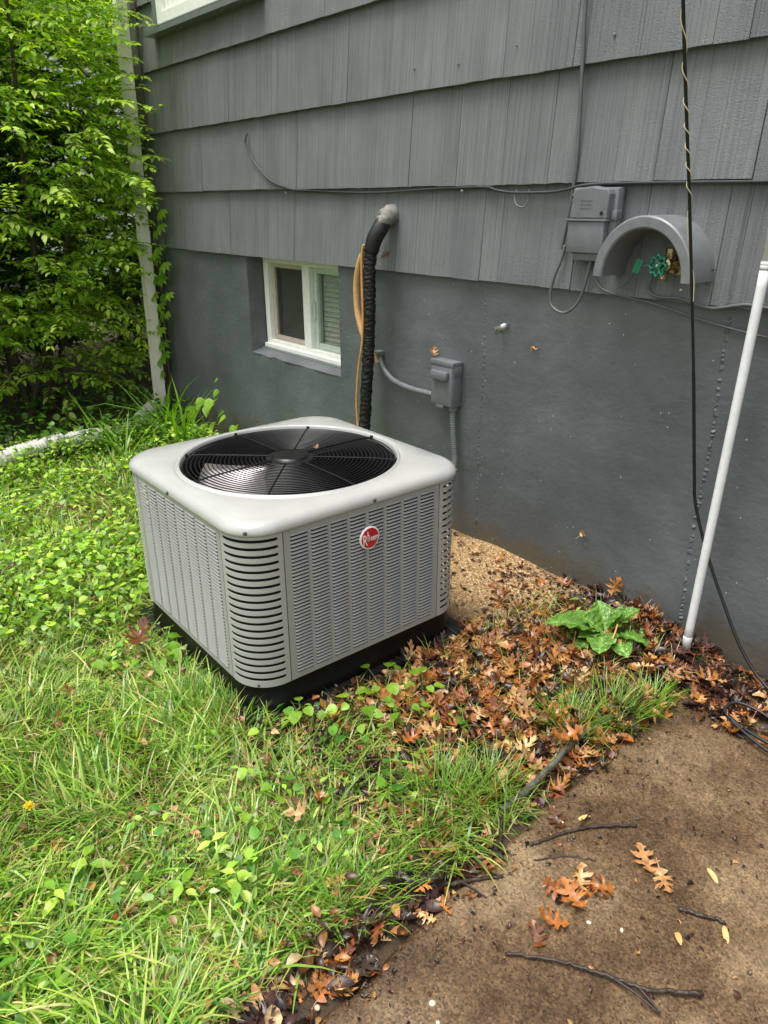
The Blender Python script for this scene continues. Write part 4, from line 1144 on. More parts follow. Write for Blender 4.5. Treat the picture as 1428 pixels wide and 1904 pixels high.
#@@PLANTS@@
# ------------------------------------------------------------------ plant helpers
def leaf_tpl(stations, fold=0.15, droop=0.25, wave=0.0, across=1):
    """leaf of unit length along +Y: stations of (t, half width); across = cells per half"""
    n = across; V = []; F = []
    m = 2 * n + 1
    for (t, w) in stations:
        for k in range(-n, n + 1):
            u = k / n
            z = fold * w * abs(u) - droop * t * t + (wave * w * math.sin(t * 34 + abs(u) * 5) * (0.25 + abs(u)) if wave else 0)
            V.append((u * w, t, z))
    for i in range(len(stations) - 1):
        for k in range(m - 1):
            a = i * m + k
            F += [(a, a + 1, a + m + 1), (a, a + m + 1, a + m)]
    return np.array(V), np.array(F)
OV = [(0, 0.012), (0.1, 0.06), (0.28, 0.2), (0.5, 0.235), (0.75, 0.14), (0.9, 0.05), (1, 0.004)]
RO = [(0, 0.02), (0.05, 0.26), (0.25, 0.44), (0.55, 0.42), (0.82, 0.24), (1, 0.01)]
HE = [(-0.12, 0.26), (0.0, 0.40), (0.2, 0.46), (0.5, 0.36), (0.8, 0.15), (1, 0.005)]
def seedwing(): return [(0, 0.03), (0.2, 0.13), (0.5, 0.17), (0.8, 0.14), (1, 0.03)]
T_OV = [leaf_tpl(OV, 0.35, 0.22), leaf_tpl(OV, 0.2, 0.4), leaf_tpl(OV, 0.5, 0.1)]
T_RO = [leaf_tpl(RO, 0.25, 0.12), leaf_tpl(RO, 0.12, 0.2)]
T_HE = [leaf_tpl(HE, 0.25, 0.2)]

def oak_tpl(seed, curl=0.3, fold=0.3, twist=0.0):
    rn = random.Random(seed)
    # per lobe: sinus, then points round the lobe
    sin_ = [(0.03, 0.13), (0.055, 0.33), (0.07, 0.56), (0.06, 0.78), (0.0, 1.02)]
    lob = [[(0.16, 0.17), (0.23, 0.13 + .07), (0.20, 0.25)],
           [(0.14, 0.37), (0.27, 0.38), (0.42, 0.46), (0.29, 0.455), (0.28, 0.52), (0.12, 0.48)],
           [(0.14, 0.60), (0.27, 0.65), (0.36, 0.77), (0.24, 0.715), (0.21, 0.78), (0.10, 0.71)],
           [(0.10, 0.84), (0.19, 0.90), (0.11, 0.91), (0.07, 0.97)]]
    V = []; F = []
    def add(x, y):
        z = fold * abs(x) ** 1.2 + curl * (y - 0.45) ** 2 + twist * x * (y - 0.4) + 0.05 * math.sin(9 * x + seed) * math.cos(7 * y + seed * 2)
        V.append((x, y, z)); return len(V) - 1
    for sx in (-1, 1):
        for k in range(4):
            j = lambda: rn.uniform(-0.02, 0.02)
            s0, s1 = sin_[k], sin_[k + 1]
            pts = [(0, s0[1]), s0] + [(x + j(), y + j()) for x, y in lob[k]] + [s1, (0, s1[1] if k < 3 else 1.0)]
            c = (0.5 * (s0[0] + s1[0]) * 0.6, 0.5 * (s0[1] + s1[1]))
            ci = add(sx * c[0], c[1])
            idx = [add(sx * x, y) for x, y in pts]
            for a, b in zip(idx[:-1], idx[1:]):
                F.append((ci, a, b) if sx > 0 else (ci, b, a))
            F.append((ci, idx[-1], idx[0]) if sx > 0 else (ci, idx[0], idx[-1]))
    # stalk
    a0 = add(-0.012, -0.16); a1 = add(0.012, -0.16); b0 = add(-0.014, 0.14); b1 = add(0.014, 0.14)
    F += [(a0, a1, b1), (a0, b1, b0)]
    return np.array(V) - np.array([0, 0.45, 0]), np.array(F)
T_OAK = [oak_tpl(1, 0.5, 0.25), oak_tpl(2, 1.1, 0.6, 0.5), oak_tpl(3, -0.7, 0.35, -0.6), oak_tpl(4, 1.7, 1.0), oak_tpl(5, 0.3, -0.4, 0.9), oak_tpl(6, 2.2, 0.3, -1.0)]
BR = [(-0.5, 0.02), (-0.3, 0.2), (0.0, 0.3), (0.3, 0.2), (0.5, 0.02)]
T_BR = [leaf_tpl(BR, 0.5, 0.6), leaf_tpl(BR, 0.9, -0.5), leaf_tpl([(-0.5, .1), (-0.2, 0.28), (0.1, 0.2), (0.4, 0.32), (0.5, 0.1)], 0.7, 0.9)]

T_BR += [(v, f[: len(f) // 2 - 1]) for v, f in (T_OAK[0], T_OAK[2], T_OAK[4])] + [leaf_tpl([(-0.5, .03), (-0.25, 0.1), (0.0, 0.07), (0.3, 0.12), (0.5, 0.02)], 1.2, 1.4)]
def basis(d, nrm):
    """stack of 3x3 matrices whose columns are side, along, normal"""
    d = d / np.linalg.norm(d, axis=1, keepdims=True)
    s = np.cross(d, nrm); s /= np.maximum(np.linalg.norm(s, axis=1, keepdims=True), 1e-6)
    n = np.cross(s, d)
    return np.stack([s, d, n], 2)

def scatter(tpls, loc, B, size, col, which=None):
    """one big vertex / face / colour set out of many transformed templates"""
    N_ = len(loc); which = RNG.integers(0, len(tpls), N_) if which is None else which
    VV, FF, CC = [], [], []; off = 0
    for k, (V0, F0) in enumerate(tpls):
        id_ = np.where(which == k)[0]
        if not len(id_): continue
        v = np.einsum('nij,vj->nvi', B[id_] * size[id_][:, None, None], V0) + loc[id_][:, None, :]
        f = F0[None] + (np.arange(len(id_)) * len(V0))[:, None, None] + off
        VV.append(v.reshape(-1, 3)); FF.append(f.reshape(-1, 3)); CC.append(np.repeat(col[id_], len(V0), 0))
        off += len(id_) * len(V0)
    return np.concatenate(VV), np.concatenate(FF), np.concatenate(CC)

def pick_cols(hexes, w, n, jit=0.12):
    c = np.array([lin(h)[:3] for h in hexes]); w = np.array(w, float); w /= w.sum()
    k = RNG.choice(len(hexes), n, p=w)
    return np.clip(c[k] * RNG.normal(1, jit, (n, 1)) * RNG.normal(1, jit * 0.3, (n, 3)), 0.004, 0.95)

def rand_normals(n, tilt):
    """normals tilted about up by up to tilt radians"""
    a = RNG.uniform(0, 2 * PI, n); t = np.abs(RNG.normal(0, tilt, n))
    return np.stack([np.sin(t) * np.cos(a), np.sin(t) * np.sin(a), np.cos(t)], 1)

def flat_dirs(n, nrm, az=None):
    az = RNG.uniform(0, 2 * PI, n) if az is None else az
    d = np.stack([np.cos(az), np.sin(az), np.zeros(n)], 1)
    return d - nrm * np.sum(d * nrm, 1, keepdims=True)

def blades(p, az, L, w, th0, th1, col, tip=None):
    """grass blades as one vertex set: bend from elevation th0 to th1 along the length"""
    n = len(p); ts = np.array([0, 0.22, 0.48, 0.75, 1.0]); wd = np.array([0.8, 1.0, 0.85, 0.5, 0.0])
    e = np.stack([np.cos(az), np.sin(az)], 1); s = np.stack([-np.sin(az), np.cos(az)], 1)
    P = np.zeros((n, 5, 3)); P[:, 0] = p
    for k in range(1, 5):
        tm = 0.5 * (ts[k] + ts[k - 1]); th = th0 + (th1 - th0) * tm; dl = (ts[k] - ts[k - 1]) * L
        P[:, k, :2] = P[:, k - 1, :2] + e * (np.cos(th) * dl)[:, None]
        P[:, k, 2] = P[:, k - 1, 2] + np.sin(th) * dl
    V = np.zeros((n, 9, 3))
    for k in range(4):
        V[:, 2 * k, :] = P[:, k]; V[:, 2 * k + 1, :] = P[:, k]
        V[:, 2 * k, :2] -= s * (w * wd[k] * 0.5)[:, None]; V[:, 2 * k + 1, :2] += s * (w * wd[k] * 0.5)[:, None]
    V[:, 8] = P[:, 4]
    f0 = np.array([(0, 1, 3), (0, 3, 2), (2, 3, 5), (2, 5, 4), (4, 5, 7), (4, 7, 6), (6, 7, 8)])
    F = f0[None] + (np.arange(n) * 9)[:, None, None]
    C = np.repeat(col, 9, 0).reshape(n, 9, 3)
    if tip is not None: C = C + (tip[:, None, :] - C) * np.array([0, 0, .05, .05, .2, .2, .6, .6, 1])[None, :, None] ** 2
    return V.reshape(-1, 3), F.reshape(-1, 3), C.reshape(-1, 3)

def join(parts):
    VV, FF, CC = [], [], []; o = 0
    for v, f, c in parts:
        VV.append(v); FF.append(f + o); CC.append(c); o += len(v)
    return np.concatenate(VV), np.concatenate(FF), np.concatenate(CC)

CAMX, CAMY = 1.8355, -1.964
def on_pad(x, y, m=0.0):
    return (np.abs(x - ACX) < HW + 0.012 + m) & (np.abs(y - ACY) < HW + 0.012 + m)
def litter_w(x, y):
    """how thickly dead leaves cover the ground, 0..1"""
    n = 0.35 * fnoise(x, y, 7, 5)
    a = np.clip(1.5 - ((x - 0.69) / 0.33) ** 4 - ((y + 0.47) / 0.52) ** 4 + n, 0, 1)
    b = np.clip(1.2 - ((y + 0.09) / 0.16) ** 2 - np.clip((0.35 - x) / 0.15, 0, 9) + n, 0, 1)
    c = np.clip(1.1 - np.abs(x - edge_x(y) + 0.055) / 0.075 + n, 0, 1) * np.clip((-1.0 - y) / 0.15, 0, 1) * 0.9
    d = np.clip(1.1 - ((x - 1.2) / 0.22) ** 2 - ((y + 0.16) / 0.14) ** 2 + n, 0, 1)
    e = 0.42 * np.clip(1.15 - ((x - 0.62) / 0.42) ** 2 - ((y + 1.14) / 0.26) ** 2 + 2.2 * n, 0, 1)
    return np.maximum(np.maximum(np.maximum(a, b), np.maximum(c, d)), e)
def sand_w(x, y):
    return np.clip(1.4 - ((x - 0.18) / 0.48) ** 2 - ((y + 0.13) / 0.30) ** 2 + 0.4 * fnoise(x, y, 8, 2), 0, 1)

# ------------------------------------------------------------------ dead leaves
OAKC = ['#a5662f', '#b57d44', '#8a5428', '#6c4224', '#c4975f', '#422c1e', '#93573a', '#d0b080', '#30211a']
OAKW = [16, 14, 13, 10, 9, 12, 7, 5, 10]
N_ = 36000
x = RNG.uniform(0.2, 1.5, N_); y = RNG.uniform(-1.75, 0.01, N_)
lw = litter_w(x, y) * (1 - 0.85 * sand_w(x, y))
k = (RNG.random(N_) < lw * 0.21) & ~on_pad(x, y, 0.01) & (y < 0.012)
x, y, lw = x[k], y[k], lw[k]
n = len(x)
nr = rand_normals(n, 0.30)
z = np.where(x > edge_x(y), 0.006, H(x, y)) + RNG.uniform(0.002, 0.030, n) * lw
big = RNG.random(n) < 0.33
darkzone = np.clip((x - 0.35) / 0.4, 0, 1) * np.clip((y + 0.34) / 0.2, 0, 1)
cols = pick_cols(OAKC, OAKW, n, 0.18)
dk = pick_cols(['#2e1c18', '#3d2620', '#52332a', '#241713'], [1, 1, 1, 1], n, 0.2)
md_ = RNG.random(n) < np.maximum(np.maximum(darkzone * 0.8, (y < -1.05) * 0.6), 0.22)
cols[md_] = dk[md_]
loc = np.stack([x, y, z], 1)
B_ = basis(flat_dirs(n, nr), nr)
sz = np.where(big, RNG.uniform(0.038, 0.070, n), RNG.uniform(0.018, 0.055, n))
w6 = np.where(big, RNG.integers(0, 6, n), 6 + RNG.integers(0, len(T_BR), n))
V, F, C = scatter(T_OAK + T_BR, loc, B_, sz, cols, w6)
# crumbs: dark bits of bark and torn leaf over litter, sand and the rim of the patio
def crumbs(n, x0, x1, y0, y1, wfun, s0, s1, hexes, ws):
    x = RNG.uniform(x0, x1, n); y = RNG.uniform(y0, y1, n)
    k = (RNG.random(n) < wfun(x, y)) & ~on_pad(x, y, 0.005); x, y = x[k], y[k]; n = len(x)
    nr = rand_normals(n, 0.5)
    z = np.where(x > edge_x(y) + 0.01, 0.006, H(x, y) + 0.003) + 0.002
    z = z + np.where(y < -0.98, RNG.uniform(0, 0.035, n), 0) * (x < edge_x(y) - 0.08)
    return scatter(T_BR, np.stack([x, y, z], 1), basis(flat_dirs(n, nr), nr), RNG.uniform(s0, s1, n), pick_cols(hexes, ws, n, 0.25))
cr1 = crumbs(14000, 0.2, 1.6, -1.8, 0.01, lambda x, y: litter_w(x, y) * 0.7 + 0.02, 0.006, 0.022, ['#2b1a14', '#4a2d1f', '#7a4a2a', '#a87642', '#1c120e'], [4, 4, 3, 2, 3])
cr2 = crumbs(2500, -0.3, 0.7, -0.5, 0.01, lambda x, y: sand_w(x, y) * 0.16 + 0.05, 0.006, 0.025, ['#6b4526', '#4a2f1c', '#9a6a38', '#2c1c12'], [3, 3, 2, 1])
cr3 = crumbs(11000, 1.0, 2.2, -1.9, -0.1, lambda x, y: 0.10 + 0.30 * np.clip(fnoise(x, y, 6, 7), 0, 1) + 0.4 * np.clip(1 - (x - edge_x(y)) / 0.16, 0, 1), 0.003, 0.013, ['#241713', '#3a2018', '#5c3a22', '#b0824e', '#17100d'], [5, 4, 3, 1.5, 3])
cr4 = crumbs(4200, -1.0, 1.05, -2.1, -1.0, lambda x, y: (0.2 + 0.6 * np.clip(fnoise(x, y, 5, 2), 0, 1)) * (x < edge_x(y)), 0.01, 0.035, ['#7a5030', '#a8794a', '#5a3a22', '#b59a66'], [3, 2, 2, 1])
V, F, C = join([(V, F, C), cr1, cr2, cr3, cr4])
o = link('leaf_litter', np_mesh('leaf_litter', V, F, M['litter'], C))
tag(o, 'matted wet brown leaf litter between the air conditioner, wall and patio', 'leaf litter', kind='stuff')

oak_me = [np_mesh('oak_leaf', v * 0.078, f, M['oak']) for v, f in T_OAK]
def put_leaf(loc, az, tilt, s, label, group=None, me=None, name='oak_leaf'):
    o = link(name, me or random.choice(oak_me))
    o.location = loc
    q = Matrix.Rotation(random.uniform(0, 2 * PI), 3, 'Z')
    o.rotation_euler = (random.gauss(0, tilt), random.gauss(0, tilt), az)
    o.scale = (s, s, s)
    return tag(o, label, 'leaf', group)
def litter_label(x, y):
    if x > 1.02: return 'brown oak leaf in the litter around the black cable coil'
    if y > -0.16: return 'brown oak leaf in the dark litter along the wall ' + ('behind the dock weed' if x < 0.8 else 'by the white pole')
    if x < 0.52: return 'brown oak leaf in the litter against the black pad'
    if y > -0.34: return 'brown oak leaf in the litter around the dock weed'
    if x > 0.86: return 'brown oak leaf in the litter behind the lichen branch'
    if y > -0.62: return 'brown oak leaf in the middle of the litter bed below the dock weed'
    return 'brown oak leaf in the litter where it thins out into the lawn'
# leaves that can be told apart: on the litter, on the lawn, on the sand
cnt = 0
while cnt < 205:
    x = random.uniform(0.38, 1.3); y = random.uniform(-1.02, -0.0)
    if float(sand_w(np.array(x), np.array(y))) > 0.25 and random.random() < 0.85: continue
    if random.random() > float(litter_w(np.array(x), np.array(y))) * (1 - 0.8 * float(sand_w(np.array(x), np.array(y)))) or bool(on_pad(np.array(x), np.array(y), 0.02)): continue
    if x > 1.0 and random.random() < 0.5: continue
    z = (0.006 if x > edge_x(y) else float(H(x, y))) + random.uniform(0.014, 0.032)
    put_leaf((x, y, z), random.uniform(0, 6.28), 0.26, random.uniform(0.5, 1.0), litter_label(x, y), 'oak leaves in the litter bed')
    cnt += 1
cnt = 0
while cnt < 34:
    x = random.uniform(-0.2, 0.97); y = random.uniform(-1.85, -0.98)
    if x > edge_x(y) - 0.03 or bool(on_pad(np.array(x), np.array(y), 0.02)): continue
    if x < 0.4 and random.random() < 0.55: continue
    put_leaf((x, y, float(H(x, y)) + random.uniform(0.015, 0.04)), random.uniform(0, 6.28), 0.45, random.uniform(0.5, 0.85), 'brown oak leaf caught in the lawn grass ' + ('beside the patio edge' if x > 0.72 else 'below the air conditioner' if y > -1.45 else 'in the near part of the lawn'), 'oak leaves lying in the lawn')
    cnt += 1
for i in range(12):
    x = random.uniform(-0.1, 0.55); y = random.uniform(-0.32, -0.03)
    put_leaf((x, y, float(H(x, y)) + 0.012), random.uniform(0, 6.28), 0.3, random.uniform(0.5, 0.95), 'brown oak leaf lying on the bare sand behind the air conditioner', 'oak leaves on the sand')
for (x, y, s, lab) in [(-0.149, -1.331, 1.5, 'large reddish oak leaf lying in the grass left of the air conditioner'),
                       (0.744, -1.324, 1.15, 'tan star-shaped oak leaf lying on the lawn grass below the air conditioner'),
                       (0.963, -0.658, 1.1, 'brown oak leaf leaning over the lichen branch at the patio edge')]:
    put_leaf((x, y, float(H(x, y)) + 0.06), random.uniform(0, 6.28), 0.25, s, lab)
pile = [(1.216, -0.999), (1.235, -0.975), (1.20, -1.02), (1.245, -1.01), (1.255, -1.075), (1.262, -0.94), (1.225, -0.965)]
for i, (x, y) in enumerate(pile):
    put_leaf((x, y, 0.010 + 0.004 * (i % 4)), random.uniform(0, 6.28), 0.16, random.uniform(0.7, 1.1), 'wet orange oak leaf in the small pile on the patio', 'oak leaf pile on the patio', me=oak_me[[0, 2, 4, 0, 1, 2, 4][i]])
for (x, y, s, lab) in [(1.281, -0.815, 1.1, 'flattened orange oak leaf on the patio right of the leaf pile'), (1.325, -0.822, 0.95, 'rust brown oak leaf on the patio farthest right of the leaf pile'),
                       (1.046, -1.136, 0.9, 'pale tan oak leaf lying across the twigs at the lawn edge'), (1.25, -1.125, 0.85, 'curled brown oak leaf on the patio just below the leaf pile'),
                       (1.09, -0.87, 0.9, 'orange oak leaf beside the curved twig at the patio edge'), (1.02, -0.62, 0.8, 'brown oak leaf on the patio beside the lichen branch')]:
    put_leaf((x, y, 0.010), random.uniform(0, 6.28), 0.1, s * 0.9, lab, me=random.choice([oak_me[0], oak_me[4]]))
# leaf leaning on the wall, bits on the disconnect box and on the foundation
put_leaf((0.62, 0.0, 0.10), 0.4, 0.1, 1.0, 'brown oak leaf standing up against the foundation above the broad-leaved weed').rotation_euler = (R(75), 0.3, 0.5)
put_leaf((-0.285, -0.005, 0.742), 2.4, 0.1, 0.7, 'small dry brown leaf resting on top of the disconnect box').rotation_euler = (R(25), R(20), 1.1)
put_leaf((0.465, 0.012, 0.244), 0, 0.1, 0.45, 'little brown leaf scrap stuck to the foundation').rotation_euler = (R(88), R(30), 0.1)
put_leaf((-0.525, -0.045, 1.09), 0, 0.1, 0.6, 'dry brown leaf caught behind the black insulated pipe').rotation_euler = (R(80), R(60), 0.4)
put_leaf((0.02, -0.765, 0.592), 0.5, 0.2, 0.32, 'tiny dry leaf scrap lying on the fan guard beside its hub')
wing_me = np_mesh('seed_wing', *[q for q in (leaf_tpl(seedwing(), 0.5, 0.3)[0] * 0.034, leaf_tpl(seedwing())[1])], simple('seed_wing_tan', '#c99f62', 0.5, noise=0.2, nscale=120))
for (x, y, lab) in [(0.99, -1.27, 'at the lawn edge by the straight twig'), (1.06, -1.345, 'at the ragged lower lawn edge'), (1.13, -0.80, 'beside the curved dark twig'), (1.15, -0.30, 'at the rim of the black cable coil'), (1.37, -0.73, 'at the right, above the short dark twig'), (1.46, -0.83, 'past the right end of the short twig'), (1.43, -0.93, 'between the short twig and the mossy branch')]:
    o = link('seed_wing', wing_me); o.location = (x, y, 0.010); o.rotation_euler = (random.uniform(-.1, .1), random.uniform(-.2, .2), random.uniform(0, 6.28))
    tag(o, 'pale tan winged seed on the patio ' + lab, 'seed', 'winged seeds on the patio')
peb = MB(); peb.lathe([(0.0005, 0.0), (0.0055, 0.001), (0.0065, 0.004), (0.004, 0.0075), (0.0005, 0.0085)], 9)
peb_me = peb.mesh('pebble', M['pebble'], True)
for (x, y, lab) in [(1.095, -1.52, 'at the bottom edge of the lawn'), (1.29, -1.02, 'right of the leaf pile'), (1.215, -1.36, 'left of a twin in the bare lower patio'), (1.245, -1.375, 'right of a twin in the bare lower patio'), (1.34, -0.985, 'below the short dark twig')]:
    o = link('pebble', peb_me); o.location = (x, y, 0.003); sc_ = random.uniform(0.5, 0.95); o.scale = (sc_, sc_ * random.uniform(.6, 1.1), sc_ * 0.6); o.rotation_euler = (0, 0, random.uniform(0, 6))
    tag(o, 'small pale pebble on the patio ' + lab, 'pebble', 'pebbles on the patio')

# ------------------------------------------------------------------ fallen branches
def branch(name, pts, r0, r1, mat, label, side=(), zoff=0.0):
    P = catmull([Vector((p[0], p[1], (p[2] if len(p) > 2 else 0.004) + zoff)) for p in pts], 10)
    P = [p + Vector((random.gauss(0, 0.0011), random.gauss(0, 0.0011), random.gauss(0, 0.0007))) for p in P]
    root = empty(name, P[0])
    b = MB(); n = len(P)
    b.tube([p - P[0] for p in P], [max(0.0007, (r0 + (r1 - r0) * i / n) * random.uniform(0.93, 1.07) * (1.13 if i % 17 == 6 else 1)) for i in range(n)], 9)
    b.build('stem', M[mat], root, True)
    for (i, d, L_) in side:
        q = P[min(n - 1, int(i * n))] - P[0]
        e = Vector(d).normalized() * L_
        b = MB(); b.tube([q, q + e * 0.5 + Vector((0, 0, random.uniform(0, 0.006))), q + e], [r1 * 0.7, r1 * 0.6, r1 * 0.35], 6, True, 4); b.build('side_twig', M[mat], root, True)
    return tag(root, label, 'branch')
branch('fallen_branch', [(1.235, -1.195, .012), (1.30, -1.14, .013), (1.358, -1.102, .013), (1.40, -1.078, .014), (1.439, -1.057, .014), (1.475, -1.02, .014), (1.505, -0.985, .014)], 0.0028, 0.0046, 'bark', 'long thick mossy branch on the patio, lowest in view', [(0.45, (1, 0.1, 0), 0.09), (0.62, (1, -.2, 0), .05)])
branch('fallen_branch', [(0.995, -0.40, .03), (0.974, -0.46, .03), (0.962, -0.55, .032), (0.965, -0.65, .034), (0.985, -0.76, .034), (0.998, -0.86, .03), (1.0, -0.95, .022)], 0.0065, 0.0088, 'lichen', 'lichen-covered branch lying along the lawn edge of the patio', [(0.3, (-1, 0.6, .3), 0.06)])
branch('fallen_twig', [(1.098, -0.965, .008), (1.105, -0.94, .008), (1.13, -0.862, .009), (1.165, -0.80, .009), (1.21, -0.742, .008)], 0.0042, 0.0032, 'bark', 'curved dark twig on the patio above the leaf pile', [(0.55, (-.2, 1, 0.1), .05)])
branch('fallen_twig', [(1.0, -0.95, .018), (1.03, -0.985, .01), (1.056, -1.025, .01), (1.062, -1.06, .01), (1.05, -1.10, .01), (1.02, -1.145, .012)], 0.004, 0.0055, 'bark', 'dark hooked twig curling out from the lawn edge', [(0.5, (1, 0, 0), .03)])
branch('fallen_twig', [(0.985, -1.235, .012), (1.02, -1.215, .011), (1.062, -1.167, .010), (1.085, -1.12, .009), (1.115, -1.072, .008)], 0.006, 0.0035, 'bark', 'straight dark twig under the pale oak leaf at the lawn edge', [(0.35, (-.1, 1, 0), .07), (0.6, (1, .2, 0), .06)])
branch('fallen_twig', [(1.385, -0.86, .008), (1.42, -0.84, .008), (1.455, -0.82, .008)], 0.0045, 0.0035, 'bark', 'short dark twig by itself on the right of the patio', [])
branch('fallen_twig', [(1.13, -0.99, .007), (1.165, -0.93, .007), (1.21, -0.89, .007)], 0.0022, 0.0015, 'bark', 'hair-thin twig between the leaf pile and the curved twig', [])

# ------------------------------------------------------------------ lawn grass
GC = ['#84ac3e', '#9abc4c', '#6a9438', '#b8ce6a', '#527e34', '#cfc48e', '#a39258', '#c0d292']
GW = [24, 19, 20, 11, 14, 5, 3, 4]
def lawn_density(x, y):
    d = np.ones_like(x)
    d *= (x < edge_x(y) - 0.005 - 0.10 * np.clip((-1.05 - y) / 0.15, 0, 1) + 0.02 * fnoise(x, y, 15, 2))
    d *= 1 - 0.93 * np.clip(litter_w(x, y) * 1.1, 0, 1)
    d *= 0.35 + 0.65 * np.clip(0.75 + 0.9 * fnoise(x, y, 5.5, 9), 0, 1)
    d *= 1 - 0.97 * np.clip(sand_w(x, y) * 1.5, 0, 1)
    d *= np.clip((x + 2.55) / 0.15, 0, 1)
    d *= np.where((x > -0.42) & (y > -0.5), 0.06, 1)
    return d
def make_grass(N0, x0, x1, y0, y1, lmin, lmax, wmin, wmax, power, flat=0.0):
    x = RNG.uniform(x0, x1, N0); y = RNG.uniform(y0, y1, N0)
    dist = np.hypot(x - CAMX, y - CAMY)
    k = (RNG.random(N0) < lawn_density(x, y) * np.clip((1.1 / dist) ** power, 0, 1)) & ~on_pad(x, y, -0.005)
    x, y, dist = x[k], y[k], dist[k]; n = len(x)
    az = 2.6 * fnoise(x, y, 3.4, 1) * PI * 0.8 + RNG.normal(0, 1.1, n) - 0.6
    flop = np.clip(0.52 + 0.6 * fnoise(x, y, 4, 6) + RNG.normal(0, 0.28, n) + flat, 0, 1.15)
    L_ = RNG.uniform(lmin, lmax, n) * (0.75 + 0.5 * np.clip(0.5 + fnoise(x, y, 5, 3), 0, 1))
    th0 = R(72) - flop * R(58) + RNG.normal(0, 0.22, n)
    th1 = th0 - R(30) - flop * R(45)
    w = RNG.uniform(wmin, wmax, n) * np.clip(dist / 1.9, 1, 1.8) * 1.12
    col = pick_cols(GC, GW, n, 0.14)
    # patches where the lawn itself is yellower or darker
    pt = np.clip(0.5 + 0.8 * fnoise(x, y, 3.1, 8), 0, 1)[:, None]
    col = col * (0.82 + 0.36 * pt) * np.array([1.0, 1.0, 0.95])
    p = np.stack([x, y, H(x, y) - 0.004], 1)
    tip = np.where(RNG.random((n, 1)) < 0.25, np.array([lin('#c4b26a')[:3]]), col)
    return blades(p, az, L_, w, th0, th1, col, tip)
g1 = make_grass(105000, -0.9, 1.12, -2.25, -0.9, 0.035, 0.10, 0.0026, 0.0050, 1.1)
g2 = make_grass(60000, -2.7, -0.35, -2.25, 0.02, 0.05, 0.13, 0.0028, 0.0048, 1.0)
g3 = make_grass(15000, -0.9, 1.05, -2.25, -1.0, 0.10, 0.19, 0.0034, 0.0060, 0.8, 0.25)
# dead thatch lying flat between the blades
n = 14000
x = RNG.uniform(-1.6, 1.05, n); y = RNG.uniform(-2.2, -0.85, n)
k = (RNG.random(n) < lawn_density(x, y)) & ~on_pad(x, y); x, y = x[k], y[k]; n = len(x)
g4 = blades(np.stack([x, y, H(x, y) + RNG.uniform(0.002, 0.02, n)], 1), RNG.uniform(0, 6.28, n), RNG.uniform(0.03, 0.09, n), RNG.uniform(0.0015, 0.003, n), RNG.uniform(0, 0.5, n), RNG.uniform(-0.5, 0.0, n), pick_cols(['#b8a36a', '#9c8450', '#c9bb86', '#7d6a40'], [3, 3, 2, 2], n))
# stray blades in the litter and along the slab
n = 2500
x = RNG.uniform(0.4, 1.02, n); y = RNG.uniform(-1.0, -0.1, n)
k = (RNG.random(n) < 0.3 + 0.5 * np.clip(fnoise(x, y, 6, 9), 0, 1)) & ~on_pad(x, y); x, y = x[k], y[k]; n = len(x)
g5 = blades(np.stack([x, y, H(x, y)], 1), RNG.uniform(0, 6.28, n), RNG.uniform(0.05, 0.12, n), RNG.uniform(0.0018, 0.003, n), RNG.uniform(0.4, 1.4, n), RNG.uniform(-0.6, 0.6, n), pick_cols(['#8aa544', '#a8b266', '#6f8f34', '#c3b57c'], [3, 2, 2, 2], n))
g6 = make_grass(60000, -2.7, 1.35, -3.7, -2.2, 0.04, 0.12, 0.0035, 0.0060, 0.9)
V, F, C = join([g1, g2, g3, g4, g5, g6])
o = link('grass', np_mesh('lawn_grass', V, F, M['grass'], C))
tag(o, 'long wet floppy grass of the unmown lawn', 'grass', kind='stuff')

def tuft(x, y, r, nb, L0, L1, label, lean=None, hexes=None):
    a = RNG.uniform(0, 2 * PI, nb); rr = r * np.sqrt(RNG.random(nb))
    px, py = rr * np.cos(a), rr * np.sin(a)
    az = a + RNG.normal(0, 0.7, nb)
    if lean is not None: az = np.where(RNG.random(nb) < 0.5, lean + RNG.normal(0, 0.5, nb), az)
    th0 = R(86) - 0.35 * rr / r - np.abs(RNG.normal(0, 0.15, nb)); th1 = th0 - RNG.uniform(0.3, 1.2, nb)
    col = pick_cols(hexes or ['#6d9430', '#7fa63a', '#5a8228', '#9bb552', '#b9ad6a'], [5, 5, 4, 2, 1], nb, 0.12)
    V, F, C = blades(np.stack([px, py, np.zeros(nb)], 1), az, RNG.uniform(L0, L1, nb), RNG.uniform(0.0022, 0.0036, nb), th0, th1, col)
    o = link('grass_tuft', np_mesh('grass_tuft', V, F, M['grass'], C)); o.location = (x, y, float(H(x, y)) - 0.003)
    tag(o, label, 'grass tuft', 'grass tufts along the patio edge')
tuft(0.93, -0.93, 0.075, 230, 0.07, 0.14, 'dense tall green grass tuft at the patio edge nearest the lichen branch end', -0.5)
tuft(0.88, -1.03, 0.09, 230, 0.06, 0.13, 'tall grass tuft beside the patio edge just below the leaf litter')
tuft(0.95, -0.47, 0.06, 240, 0.08, 0.15, 'fresh green grass tuft above the lichen branch near the broad-leaved weed')
tuft(0.915, -0.60, 0.05, 170, 0.08, 0.14, 'narrow grass tuft behind the middle of the lichen branch')
tuft(0.99, -0.36, 0.05, 130, 0.07, 0.13, 'thin grass tuft at the far end of the lichen branch')
tuft(0.95, -1.15, 0.08, 180, 0.06, 0.12, 'grass tuft leaning over the twigs at the lawn edge', 0.2)
tuft(0.945, -1.33, 0.09, 170, 0.06, 0.12, 'long grass tuft hanging over the patio edge near the bottom of the picture', 0.4)
tuft(0.33, -1.26, 0.06, 150, 0.06, 0.12, 'grass tuft in front of the nearest corner of the air conditioner')
